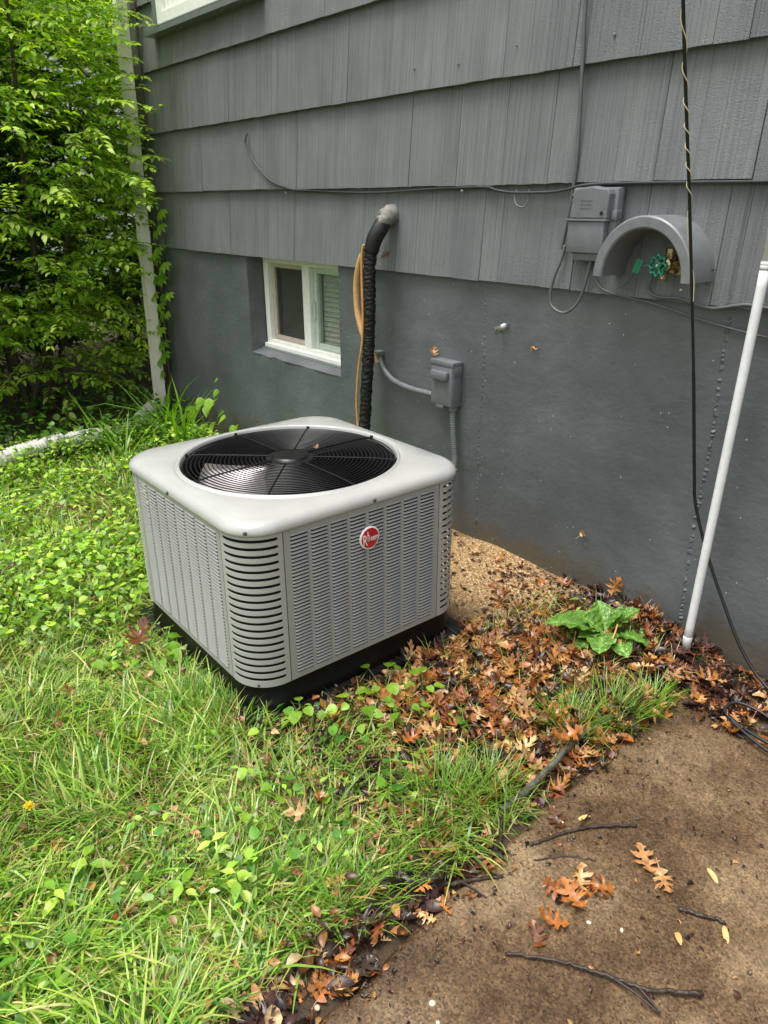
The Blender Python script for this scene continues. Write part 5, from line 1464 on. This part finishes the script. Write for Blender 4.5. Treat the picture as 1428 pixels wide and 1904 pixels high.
tuft(0.20, -1.29, 0.06, 130, 0.06, 0.11, 'grass tuft against the front of the air conditioner, left of its nearest corner')
tuft(1.02, -0.05, 0.03, 40, 0.06, 0.12, 'thin grass sprig growing at the foot of the wall beside the white pole')

# ------------------------------------------------------------------ broad-leaved weeds
WC = ['#7ba530', '#92ba3a', '#abcc4a', '#62902a', '#bfd65c', '#98b46a']
WW = [5, 6, 4, 4, 2, 2]
def cover(N0, x0, x1, y0, y1, wf, s0, s1, h0, h1, tp, tilt=0.45, hexes=WC, ws=WW):
    x = RNG.uniform(x0, x1, N0); y = RNG.uniform(y0, y1, N0)
    k = (RNG.random(N0) < wf(x, y)) & ~on_pad(x, y, -0.01) & (x < edge_x(y) - 0.02) & ~((np.abs(x - np.interp(y, [-1.6, -1.25, -1.02, -0.83, -0.62, -0.4], [-2.25, -2.36, -2.43, -2.47, -2.52, -2.66]) - 0.03) < 0.10) & (y < -0.95) & (y > -1.35) & (RNG.random(N0) < 0.8)); x, y = x[k], y[k]; n = len(x)
    nr = rand_normals(n, tilt)
    hh = RNG.uniform(h0, h1, n)
    loc = np.stack([x, y, H(x, y) + hh], 1)
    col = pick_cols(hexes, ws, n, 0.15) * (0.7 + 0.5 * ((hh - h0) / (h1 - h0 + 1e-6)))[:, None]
    return scatter(tp, loc, basis(flat_dirs(n, nr), nr), RNG.uniform(s0, s1, n), col)
patch = lambda x, y: np.clip(0.45 + 0.9 * fnoise(x, y, 3.2, 4), 0.05, 1)
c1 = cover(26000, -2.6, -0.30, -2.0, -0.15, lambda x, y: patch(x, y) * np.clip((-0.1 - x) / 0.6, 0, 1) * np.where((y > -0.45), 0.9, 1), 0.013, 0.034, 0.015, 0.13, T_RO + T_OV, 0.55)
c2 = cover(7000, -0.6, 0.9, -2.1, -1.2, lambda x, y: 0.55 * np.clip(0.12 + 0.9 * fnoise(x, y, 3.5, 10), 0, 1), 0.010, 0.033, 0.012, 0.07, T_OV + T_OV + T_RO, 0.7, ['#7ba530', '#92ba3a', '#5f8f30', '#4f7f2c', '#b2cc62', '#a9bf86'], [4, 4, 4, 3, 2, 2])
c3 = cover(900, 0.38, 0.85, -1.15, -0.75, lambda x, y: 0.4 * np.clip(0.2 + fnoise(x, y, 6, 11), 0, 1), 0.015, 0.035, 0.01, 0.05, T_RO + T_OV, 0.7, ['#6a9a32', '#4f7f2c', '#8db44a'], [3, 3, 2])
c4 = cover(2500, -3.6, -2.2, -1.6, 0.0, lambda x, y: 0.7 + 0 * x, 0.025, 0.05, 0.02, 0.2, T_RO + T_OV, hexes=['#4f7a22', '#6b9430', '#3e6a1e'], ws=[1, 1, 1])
V, F, C = join([c1, c2, c3, c4])
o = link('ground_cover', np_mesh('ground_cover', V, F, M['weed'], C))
tag(o, 'bright green low broad-leaved ground cover between lawn and shrub', 'ground cover', kind='stuff')

weed_me = {}
def weed_leaf_me(kind):
    if kind not in weed_me:
        v, f = {'ov': T_OV[0], 'ro': T_RO[0], 'he': T_HE[0]}[kind]
        weed_me[kind] = np_mesh('leaf', v, f, M['leafobj'] if kind == 'ov' else M['creeper'], None, True)
    return weed_me[kind]
def place_leaf(parent, kind, base, d, nrm, s, name='leaf'):
    o = link(name, weed_leaf_me(kind), parent)
    Bm = basis(np.array([d], float), np.array([nrm], float))[0] * s
    m = Matrix([[Bm[r][c] for c in range(3)] for r in range(3)]).to_4x4(); m.translation = Vector(base)
    o.matrix_local = m
    return o
def seedling(x, y, h, pairs, s, kind, label):
    z = float(H(x, y)); r = empty('weed_seedling', (x, y, z))
    lean = Vector((random.uniform(-.25, .25), random.uniform(-.25, .25), 1)).normalized()
    b = MB(); b.tube([(0, 0, 0), lean * h * 0.5 + Vector((0.004, 0, 0)), lean * h], 0.0014, 6, True, 4); b.build('stem', M['twig'], r, True)
    for i in range(pairs):
        p = lean * h * (0.35 + 0.65 * (i + 1) / pairs); a = i * PI / 2 + random.uniform(0, 1)
        for q in (0, PI):
            d = (math.cos(a + q), math.sin(a + q), random.uniform(-0.1, 0.35))
            place_leaf(r, kind, p, d, (-d[0] * 0.2, -d[1] * 0.2, 1), s * random.uniform(0.75, 1.15))
    tag(r, label, 'weed')
seedling(0.84, -1.52, 0.09, 3, 0.042, 'ov', 'bright lime seedling standing alone in the lawn near the patio')
seedling(0.646, -1.796, 0.08, 3, 0.04, 'ov', 'pale leafy seedling in the grass at the lower left of the lawn')
seedling(0.589, -1.72, 0.07, 2, 0.045, 'ov', 'small seedling with two leaf pairs left of the pale leafy one')
seedling(0.76, -1.60, 0.06, 2, 0.04, 'ov', 'low green seedling left of the bright lime one')
seedling(0.70, -1.50, 0.06, 2, 0.036, 'ov', 'tiny seedling in the middle of the lawn grass')
def rosette(x, y, nleaf, s, h, label, kind='ro'):
    z = float(H(x, y)); r = empty('violet_weed', (x, y, z))
    for i in range(nleaf):
        a = i * 2.4 + random.uniform(-.3, .3); e = random.uniform(0.35, 1.2); L_ = h * random.uniform(0.7, 1.2)
        p = Vector((math.cos(a) * math.cos(e), math.sin(a) * math.cos(e), math.sin(e))) * L_
        b = MB(); b.tube([(0, 0, 0), p * 0.5 + Vector((0, 0, 0.01)), p], 0.0013, 5, True, 3); b.build('stalk', M['twig'], r, True)
        place_leaf(r, kind, p, (math.cos(a), math.sin(a), -0.15), (math.cos(a) * .5 + random.gauss(0, .25), math.sin(a) * .5 + random.gauss(0, .25), 1), s * random.uniform(0.5, 0.95))
    tag(r, label, 'weed')
rosette(0.476, -0.87, 8, 0.05, 0.08, 'round-leaved weed against the black pad, right of the air conditioner corner')
rosette(0.553, -0.79, 6, 0.05, 0.06, 'round-leaved weed in the litter farthest right of the pad')
rosette(0.52, -1.0, 9, 0.045, 0.07, 'round-leaved weed in the litter below the black pad')
rosette(0.60, -0.90, 7, 0.045, 0.06, 'low weed with folded leaves in the leaf litter')
rosette(-0.10, -1.29, 7, 0.065, 0.09, 'broad-leaved weed growing against the left side of the air conditioner', 'he')
rosette(-0.14, -1.48, 6, 0.055, 0.06, 'broad-leaved weed in the grass left of the reddish oak leaf', 'he')
rosette(0.43, -1.12, 6, 0.045, 0.06, 'small round-leaved weed at the near corner of the black pad')
# dandelion flower
dn = empty('dandelion', (0.40, -1.79, float(H(0.4, -1.79)))); tag(dn, 'yellow dandelion flower at the left edge of the lawn', 'flower')
b = MB(); b.tube([(0, 0, 0), (0.005, 0.003, 0.05), (0.004, 0.002, 0.095)], 0.0016, 6, True, 4); b.build('stem', M['twig'], dn, True)
n = 70; a = RNG.uniform(0, 6.28, n); e = RNG.uniform(0.15, 1.3, n)
d = np.stack([np.cos(a) * np.cos(e), np.sin(a) * np.cos(e), np.sin(e)], 1)
V, F, C = scatter([leaf_tpl([(0, .08), (0.5, 0.12), (1, 0.08)], 0, 0.2)], np.tile(np.array([[0.004, 0.002, 0.095]]), (n, 1)), basis(d, np.tile([[0.01, 0.02, 1.0]], (n, 1))), RNG.uniform(0.008, 0.013, n), np.ones((n, 3)))
link('flower_head', np_mesh('flower_head', V, F, M['flower']), dn)

# ------------------------------------------------------------------ dock plant by the wall
dk_ = empty('dock_weed', (0.735, -0.20, 0.055)); tag(dk_, 'large broad-leaved green dock weed in the dark litter by the wall', 'weed')
DS = [(0, 0.03), (0.12, 0.035), (0.2, 0.05), (0.27, 0.2), (0.36, 0.32), (0.52, 0.37), (0.7, 0.34), (0.86, 0.23), (0.96, 0.1), (1, 0.01)]
DN = [(0, 0.03), (0.15, 0.035), (0.25, 0.06), (0.4, 0.15), (0.6, 0.18), (0.8, 0.13), (0.93, 0.06), (1, 0.01)]
def dock_me(st, fold, droop): 
    # finer lengthwise for the crinkled blade
    tt = np.linspace(0, 1, 26); ww = np.interp(tt, [s[0] for s in st], [s[1] for s in st])
    v, f = leaf_tpl(list(zip(tt, ww)), fold, droop, 0.10, 4)
    k_ = np.arange(len(v)) % 9; tv = v[:, 1]
    c = np.tile(np.array(lin('#6a953c')[:3]), (len(v), 1)) * (0.92 + 0.12 * np.sin(tv * 46 + np.abs(k_ - 4) * 1.4))[:, None]
    c[k_ == 4] = lin('#86b456')[:3]; c[tv < 0.22] = lin('#9cc06a')[:3]
    return np_mesh('leaf', v, f, M['dock'], c, True)
dmes = [dock_me(DS, 0.25, 0.5), dock_me(DS, 0.1, 0.75), dock_me(DN, 0.5, 0.3), dock_me(DS, 0.35, 0.3)]
for (az, el, L_, k) in [(228, 38, 0.17, 0), (248, 20, 0.15, 1), (300, 45, 0.125, 1), (330, 30, 0.12, 0), (62, 50, 0.125, 3), (35, 22, 0.15, 0), (15, 25, 0.12, 1), (95, 70, 0.10, 2), (45, 74, 0.115, 2), (150, 55, 0.11, 3), (190, 30, 0.13, 0), (120, 30, 0.1, 2), (278, 15, 0.11, 0), (345, 62, 0.07, 2), (5, 40, 0.11, 0), (215, 55, 0.10, 3), (255, 48, 0.09, 1), (80, 28, 0.09, 3), (310, 12, 0.10, 1)]:
    o = link('leaf', dmes[k], dk_); o.scale = (L_, L_, L_)
    o.rotation_euler = (R(el), R(random.uniform(-12, 12)), R(az - 90)); o.location = (random.uniform(-.008, .008), random.uniform(-.008, .008), 0)
b = MB(); b.tube([(0.05, -0.09, 0.0), (0.055, -0.05, 0.035), (0.04, -0.01, 0.06)], 0.0025, 6, True, 5); b.build('bent_stalk', M['tanwire'], dk_, True)
rosette(0.60, -0.12, 5, 0.045, 0.04, 'small crinkled weed behind the big dock weed', 'ov')

# ------------------------------------------------------------------ strap-leaved clumps at the corner
sm_ = []
for k in range(6):
    n = 1
    th0 = R(80 - 5 * k); th1 = R([25, -20, -50, 40, -65, -30][k])
    V, F, C = blades(np.zeros((1, 3)), np.array([0.0]), np.array([1.0]), np.array([0.03]), np.array([th0]), np.array([th1]), np.array([lin(['#5f8f2a', '#74a033', '#527f26', '#86b040', '#6a9630', '#7da83a'][k])[:3]]))
    sm_.append(np_mesh('leaf', V, F, M['grass'], C))
def strap_clump(x, y, nl, L0, L1, label):
    r = empty('daylily_clump', (x, y, float(H(x, y)) - 0.01))
    for i in range(nl):
        o = link('leaf', random.choice(sm_), r); s = random.uniform(L0, L1); o.scale = (s, s, s)
        o.rotation_euler = (random.gauss(0, 0.1), random.gauss(0, 0.1), random.uniform(0, 6.28)); o.location = (random.gauss(0, .02), random.gauss(0, .02), 0)
    tag(r, label, 'daylily', 'daylily clumps by the house corner')
strap_clump(-2.36, -0.26, 30, 0.36, 0.60, 'arching daylily clump at the foot of the downspout')
strap_clump(-2.05, -0.30, 26, 0.34, 0.54, 'daylily clump right behind the far corner of the air conditioner')
strap_clump(-2.45, -0.62, 24, 0.3, 0.5, 'daylily clump overhanging the white drain pipe')
strap_clump(-2.1, -0.62, 20, 0.26, 0.42, 'daylily clump in the weeds between drain pipe and air conditioner')

# heart-leaved vine climbing at the foot of the wall
hv = empty('bindweed', (-2.0, -0.06, 0.0)); tag(hv, 'heart-leaved bindweed climbing the foundation left of the basement window', 'vine')
L = Vector(hv.location)
for pts in ([(-2.02, -0.08, -0.05), (-2.05, -0.06, 0.1), (-2.0, -0.04, 0.22), (-1.99, -0.02, 0.36), (-1.97, -0.01, 0.42)], [(-2.1, -0.1, -0.05), (-2.2, -0.1, 0.1), (-2.26, -0.09, 0.17)], [(-1.98, -0.1, -0.05), (-1.88, -0.1, 0.1), (-1.77, -0.09, 0.13)]):
    b = MB(); b.tube(rel(pts, L), 0.0016, 5, True, 6); b.build('stem', M['twig'], hv, True)
for (x, z, s) in [(-1.985, 0.36, 0.03), (-2.0, 0.29, 0.05), (-1.99, 0.25, 0.045), (-2.03, 0.23, 0.08), (-2.17, 0.21, 0.075), (-2.10, 0.18, 0.07), (-1.97, 0.17, 0.06), (-2.03, 0.10, 0.08), (-1.9, 0.16, 0.06), (-1.85, 0.11, 0.055), (-1.77, 0.14, 0.05), (-1.74, 0.10, 0.05), (-2.25, 0.12, 0.09), (-2.36, 0.12, 0.09), (-2.12, 0.07, 0.07), (-2.2, 0.04, 0.08), (-1.95, 0.05, 0.06), (-1.84, 0.04, 0.05)]:
    a = random.uniform(-2.6, -0.5)
    place_leaf(hv, 'he', Vector((x, -0.09 + random.uniform(-.03, .02), z)) - L, (math.cos(a) * 0.6, -0.5, -0.45), (random.uniform(-.3, .5), -0.7, 0.7), s)

# creeper on the corner behind the downspout
cv = empty('creeper', (-2.80, -0.01, -0.05)); tag(cv, 'green five-leaved creeper climbing the house corner beside the downspout', 'vine')
L = Vector(cv.location)
def palmate():
    parts = []
    for k, a in enumerate((-75, -38, 0, 38, 75)):
        s = (0.7, 0.92, 1.0, 0.92, 0.7)[k]
        d = np.array([[math.sin(R(a)), math.cos(R(a)), -0.12]]); n_ = np.array([[0.0, 0.15, 1.0]])
        parts.append(scatter([leaf_tpl(OV, 0.35, 0.25)], np.zeros((1, 3)), basis(d, n_), np.array([s]), np.zeros((1, 3))))
    return join(parts)
V, F, C = palmate(); pal_me = np_mesh('leaf', V, F, M['creeper'])
for pts, r_ in (([(-2.86, 0.005, 0.0), (-2.83, 0.0, 0.4), (-2.80, -0.002, 0.8), (-2.77, -0.01, 1.3), (-2.73, -0.01, 1.8), (-2.7, -0.01, 2.3)], 0.008), ([(-2.8, 0.0, 0.1), (-2.74, -0.005, 0.5), (-2.67, -0.01, 0.9), (-2.62, -0.012, 1.25)], 0.003)):
    b = MB(); b.tube(rel(pts, L), r_, 6, True, 8); b.build('stem', M['stem'], cv, True)
for (x, z) in [(-2.634, 1.225), (-2.579, 1.16), (-2.664, 1.12), (-2.56, 1.24), (-2.749, 0.965), (-2.577, 0.95), (-2.64, 0.93), (-2.661, 0.861), (-2.70, 0.88), (-2.853, 0.75), (-2.608, 0.771), (-2.70, 0.76), (-2.789, 0.691), (-2.68, 0.653), (-2.62, 0.66), (-2.867, 0.566), (-2.766, 0.544), (-2.816, 0.453), (-2.751, 0.394), (-2.865, 0.342), (-2.829, 0.26), (-2.805, 0.103), (-2.72, 1.0), (-2.66, 1.03), (-2.74, 0.85)]:
    o = link('leaf', pal_me, cv)
    d = np.array([[random.uniform(-0.5, 0.7), -0.45, -0.55]]); nn = np.array([[0.15, -0.75, 0.65]])
    Bm = basis(d, nn)[0] * random.uniform(0.055, 0.078)
    m = Matrix([[Bm[r][c] for c in range(3)] for r in range(3)]).to_4x4(); m.translation = Vector((x, -0.035 + random.uniform(-.02, .01), z)) - L; o.matrix_local = m

# ------------------------------------------------------------------ shrubs and what lies behind
leaf_obj_me = [np_mesh('leaf', v, f, M['leafobj'], None, True) for v, f in T_OV]
def sprays(tips, dirs, lens, lsize, rng):
    """leafy twigs: returns leaf arrays and twig polylines"""
    loc, D_, Nn, S = [], [], [], []; tw = []
    for p, d, L_ in zip(tips, dirs, lens):
        d = d / np.linalg.norm(d)
        side = np.cross(d, [0, 0, 1.0]); side /= max(np.linalg.norm(side), 1e-5); up = np.cross(side, d)
        npair = max(3, int(L_ / 0.034))
        pts = []
        for i in range(npair + 1):
            t = i / npair
            q = p + d * L_ * t + np.array([0, 0, -0.16 * L_ * t * t])
            pts.append(q)
            if i == 0: continue
            for sg in (-1, 1):
                if rng.random() < 0.1: continue
                a = R(rng.uniform(40, 68)) * (1 - 0.45 * (t > 0.93))
                ld = d * math.cos(a) + side * sg * math.sin(a) + np.array([0, 0, -rng.uniform(-0.15, 0.5)])
                nn = np.array([0, 0, 1.0]) + side * sg * rng.uniform(-0.4, 0.5) + d * rng.uniform(-0.2, 0.6)
                loc.append(q + side * sg * 0.004); D_.append(ld); Nn.append(nn); S.append(lsize * rng.uniform(0.5, 1.35) * (1.08 - 0.3 * t))
        tw.append(pts)
    return np.array(loc), np.array(D_), np.array(Nn), np.array(S), tw

def shrub(name, center, rad, nspray, lsize, label, hexes, ws, seed, nobj=0, hollow=0.45, zmin=0.2, keep=None, stems=7, extra=None, group=None):
    rng = np.random.default_rng(seed)
    c = np.array(center); r = np.array(rad)
    root = empty(name, (center[0], center[1], float(H(center[0], center[1]))))
    L = np.array(root.location)
    tips, dirs, lens = [], [], []
    tries = 0
    while len(tips) < nspray and tries < nspray * 30:
        tries += 1
        u = rng.normal(size=3); u /= np.linalg.norm(u)
        rr = hollow + (1 - hollow) * rng.random() ** 0.45
        p = c + u * r * rr
        # tiers of foliage
        p[2] = p[2] + 0.07 * math.sin(p[2] * 11 + 3.0 * math.sin(p[0] * 2.6 + p[1] * 3.7))
        if p[2] < zmin or (keep is not None and not keep(p, rng)): continue
        h = np.array([u[0], u[1], 0.0]); h /= max(np.linalg.norm(h), 1e-4)
        a = rng.normal(0, 0.95); h = np.array([h[0] * math.cos(a) - h[1] * math.sin(a), h[0] * math.sin(a) + h[1] * math.cos(a), 0])
        tips.append(p); dirs.append(h + np.array([0, 0, rng.uniform(-0.35, 0.55)])); lens.append(rng.uniform(0.10, 0.38))
    for (p, d, l_) in (extra or []):
        tips.append(np.array(p, float)); dirs.append(np.array(d, float)); lens.append(l_)
    loc, D_, Nn, S, tw = sprays(tips, dirs, lens, lsize, rng)
    # branches and twigs as one part
    b = MB()
    for pts in tw:
        b.tube([Vector(q - L) for q in pts[::max(1, len(pts) // 3)]], [0.0022, 0.001], 4, False)
    b.build('twigwork', M['twig'], root, True)['kind'] = 'stuff'
    for k in range(stems):
        a = rng.uniform(0, 6.28); q = rng.uniform(0.5, 0.9)
        top = Vector((c[0] + r[0] * q * math.cos(a), c[1] + r[1] * q * math.sin(a), c[2] + r[2] * rng.uniform(0.2, 0.8))) - Vector(L)
        base = Vector((rng.uniform(-.15, .15), rng.uniform(-.15, .15), -0.05))
        mid = base.lerp(top, 0.5) + Vector((rng.uniform(-.1, .1), rng.uniform(-.1, .1), 0.15))
        b = MB(); b.tube([base, base.lerp(mid, .5) , mid, mid.lerp(top, .5), top], [0.022, 0.016, 0.006], 7, True, 6); b.build('stem', M['stem'], root, True)
        for j in range(6):
            b = MB()
            s0 = mid.lerp(top, rng.uniform(-0.6, 1.0)); e = s0 + Vector((rng.normal(0, .3), rng.normal(0, .3), rng.uniform(0.0, 0.35)))
            b.tube([s0, s0.lerp(e, .5) + Vector((0, 0, .04)), e], [0.007, 0.003], 5, False, 3)
            b.build('limb', M['stem'], root, True)
    n = len(loc)
    col = (lambda cc, k: np.clip(cc[k], 0, 1))(np.array([lin(h)[:3] for h in hexes]), rng.choice(len(hexes), n, p=np.array(ws, float) / sum(ws))) * rng.normal(1, 0.13, (n, 1))
    B_ = basis(D_, Nn)
    idx = np.arange(n)
    if nobj:
        # the leaves nearest the open side show largest: those are parts of their own
        dist = np.linalg.norm(loc - np.array([CAMX, CAMY, 1.295]), axis=1) + np.where(loc[:, 2] > 2.35, 9, 0) + np.where(loc[:, 2] < 0.3, 9, 0)
        # keep to what lies left of the house corner line and in view
        v = loc - np.array([CAMX, CAMY, 1.295]); ang = np.degrees(np.arctan2(-v[:, 0], v[:, 1]))
        dist = dist + np.where((ang > 78) | (ang < 60), 9, 0)
        od = np.argsort(dist); near = od[:nobj]; idx = od[nobj:]
        for k in near:
            o = link('leaf', leaf_obj_me[int(rng.integers(0, 3))], root)
            Bm = B_[k] * S[k]
            m = Matrix([[Bm[r_][c_] for c_ in range(3)] for r_ in range(3)]).to_4x4(); m.translation = Vector(loc[k] - L); o.matrix_local = m
    V, F, C = scatter(T_OV, loc[idx] - L, B_[idx], S[idx], np.clip(col[idx], 0.005, 1), rng.integers(0, 3, len(idx)))
    # small yellow-green flower clusters in the leaf axils
    m_ = rng.choice(idx, len(idx) // 6)
    pn = np.repeat(loc[m_] - L, 3, 0) + rng.normal(0, 0.008, (len(m_) * 3, 3)) + np.array([0, 0, 0.006])
    k2 = len(pn); nr = rng.normal(size=(k2, 3)); nr[:, 2] = np.abs(nr[:, 2])
    az = rng.uniform(0, 6.28, k2); dd = np.stack([np.cos(az), np.sin(az), np.zeros(k2)], 1) + 0.01
    fv = scatter([leaf_tpl([(0, 0.3), (0.5, 0.5), (1, 0.3)], 0.2, 0.1)], pn, basis(dd, nr), rng.uniform(0.004, 0.008, k2), np.clip(np.array([lin('#b9c24a')[:3]]) * rng.normal(1, 0.2, (k2, 1)), 0, 1))
    V, F, C = join([(V, F, C), fv])
    cr = link('crown', np_mesh('crown', V, F, M['foliage'], C), root); cr['kind'] = 'stuff'
    tag(root, label, 'shrub', group)
    return root

SH = ['#9ac23e', '#aed04c', '#c4de5e', '#82ac36', '#d4e474', '#6c9630']
SW = [6, 6, 5, 5, 3, 3]
shrub('added_shade_shrub', (-3.35, -2.75, 1.9), (1.0, 1.05, 2.0), 900, 0.10, 'unseen tall shrub added beyond the left picture edge to shade the wall', ['#739c30', '#5f882a', '#8cb238'], [2, 2, 1], 21, 0, 0.4, 0.15, None, 5)  # added out of view to darken the left part of the wall
# branches reaching out past the downspout
ext = []
for (x, y, z, dx, dy, l_) in [(-2.95, -0.14, 1.70, 1, 0.12, 0.42), (-2.95, -0.16, 1.62, 1, 0.05, 0.36), (-2.95, -0.12, 1.33, 1, 0.05, 0.46), (-2.98, -0.2, 1.30, 1, 0.1, 0.42), (-2.95, -0.15, 1.45, 1, 0.05, 0.3), (-2.95, -0.13, 2.02, 1, 0.05, 0.42), (-2.98, -0.18, 2.2, 1, 0.0, 0.4),
                               (-3.0, -0.25, 1.85, 1, 0.2, 0.34), (-3.0, -0.25, 1.55, 1, 0.15, 0.36), (-3.0, -0.3, 2.05, 1, 0.2, 0.4), (-3.0, -0.3, 1.4, 1, 0.2, 0.3), (-2.75, -0.25, 2.35, 1, 0.3, 0.45), (-2.6, -0.3, 2.42, 1, 0.2, 0.5), (-3.0, -0.18, 1.1, 1, 0.1, 0.2)]:
    ext.append(((x, y, z), (dx, dy, 0.05), l_))
_er = np.random.default_rng(44)
for _ in range(30):
    ext.append(((_er.uniform(-3.1, -2.95), _er.uniform(-0.32, -0.18), _er.uniform(1.25, 2.45)), (1, _er.uniform(0.08, 0.2), _er.uniform(-0.1, 0.2)), _er.uniform(0.4, 0.75)))
def keep_main(p, rng):
    if p[0] > -2.98 and p[1] > -0.12: return False          # not into the house
    if p[0] > -2.62: return False
    if p[2] < 1.25 and p[1] > -0.05 and rng.random() < 0.8: return False
    return True
shrub('euonymus_shrub', (-3.62, -0.62, 1.45), (0.98, 1.05, 1.55), 3000, 0.056, 'tall bright green layered shrub at the house corner, its tips crossing the downspout', SH, SW, 3, 300, 0.3, 0.12, keep_main, 8, ext)
shrub('background_shrub', (-4.9, 0.55, 1.5), (1.2, 1.3, 1.8), 1900, 0.09, 'darker shrub mass right behind the bright layered shrub', ['#456b20', '#56802a', '#3a5d1c', '#6b9233'], [3, 3, 3, 2], 5, 0, 0.4, 0.2, lambda p, r: not (p[0] > -2.98 and p[1] > -0.1), 5)
shrub('background_shrub', (-4.6, -1.0, 1.6), (1.1, 1.0, 1.9), 1900, 0.09, 'dark shrub behind the bright layered shrub at the left picture edge', ['#456b20', '#56802a', '#3a5d1c', '#6b9233'], [3, 3, 3, 2], 9, 0, 0.4, 0.2, None, 5)
shrub('hedge_bush', (-6.3, 1.6, 0.45), (1.0, 0.9, 0.75), 330, 0.06, 'low yellow-green bush seen beside the downspout foot', ['#93b23c', '#a9c24a', '#7c9e34'], [3, 3, 2], 12, 0, 0.4, 0.05, None, 4)

nh = empty('neighbour_house', (-9.0, 2.5, 0)); tag(nh, 'white clapboard house glimpsed through the shrub', 'house')
zc = 0.35
cb = MB(); cb.add([(0, -6, 0), (0, 6, 0), (0.0, 6, 0.115), (0.0, -6, 0.115), (0.022, -6, 0), (0.022, 6, 0), (0.004, 6, 0.115), (0.004, -6, 0.115)], [(4, 5, 6, 7), (0, 1, 5, 4), (3, 7, 6, 2)])
cbm = cb.mesh('clapboard', M['clap'])
for k in range(36):
    o = link('clapboard', cbm, nh); o.location = (0, 0, zc + 0.1 * k)
b = MB(); b.box(-4, -0.002, -6, 6, 0.0, 4.0); b.build('wall', M['clap'], nh)
b = MB(); b.box(-0.0, 0.03, -6, 6, -0.2, 0.348); b.build('foundation', M['foundation'], nh)
b = MB(); b.add([(0.4, -6.4, 3.9), (0.4, 6.4, 3.9), (-2, 6.4, 5.4), (-2, -6.4, 5.4), (-4.4, 6.4, 3.9), (-4.4, -6.4, 3.9)], [(0, 1, 2, 3), (3, 2, 4, 5), (0, 5, 4, 1)]); b.build('roof', M['greydark'], nh)
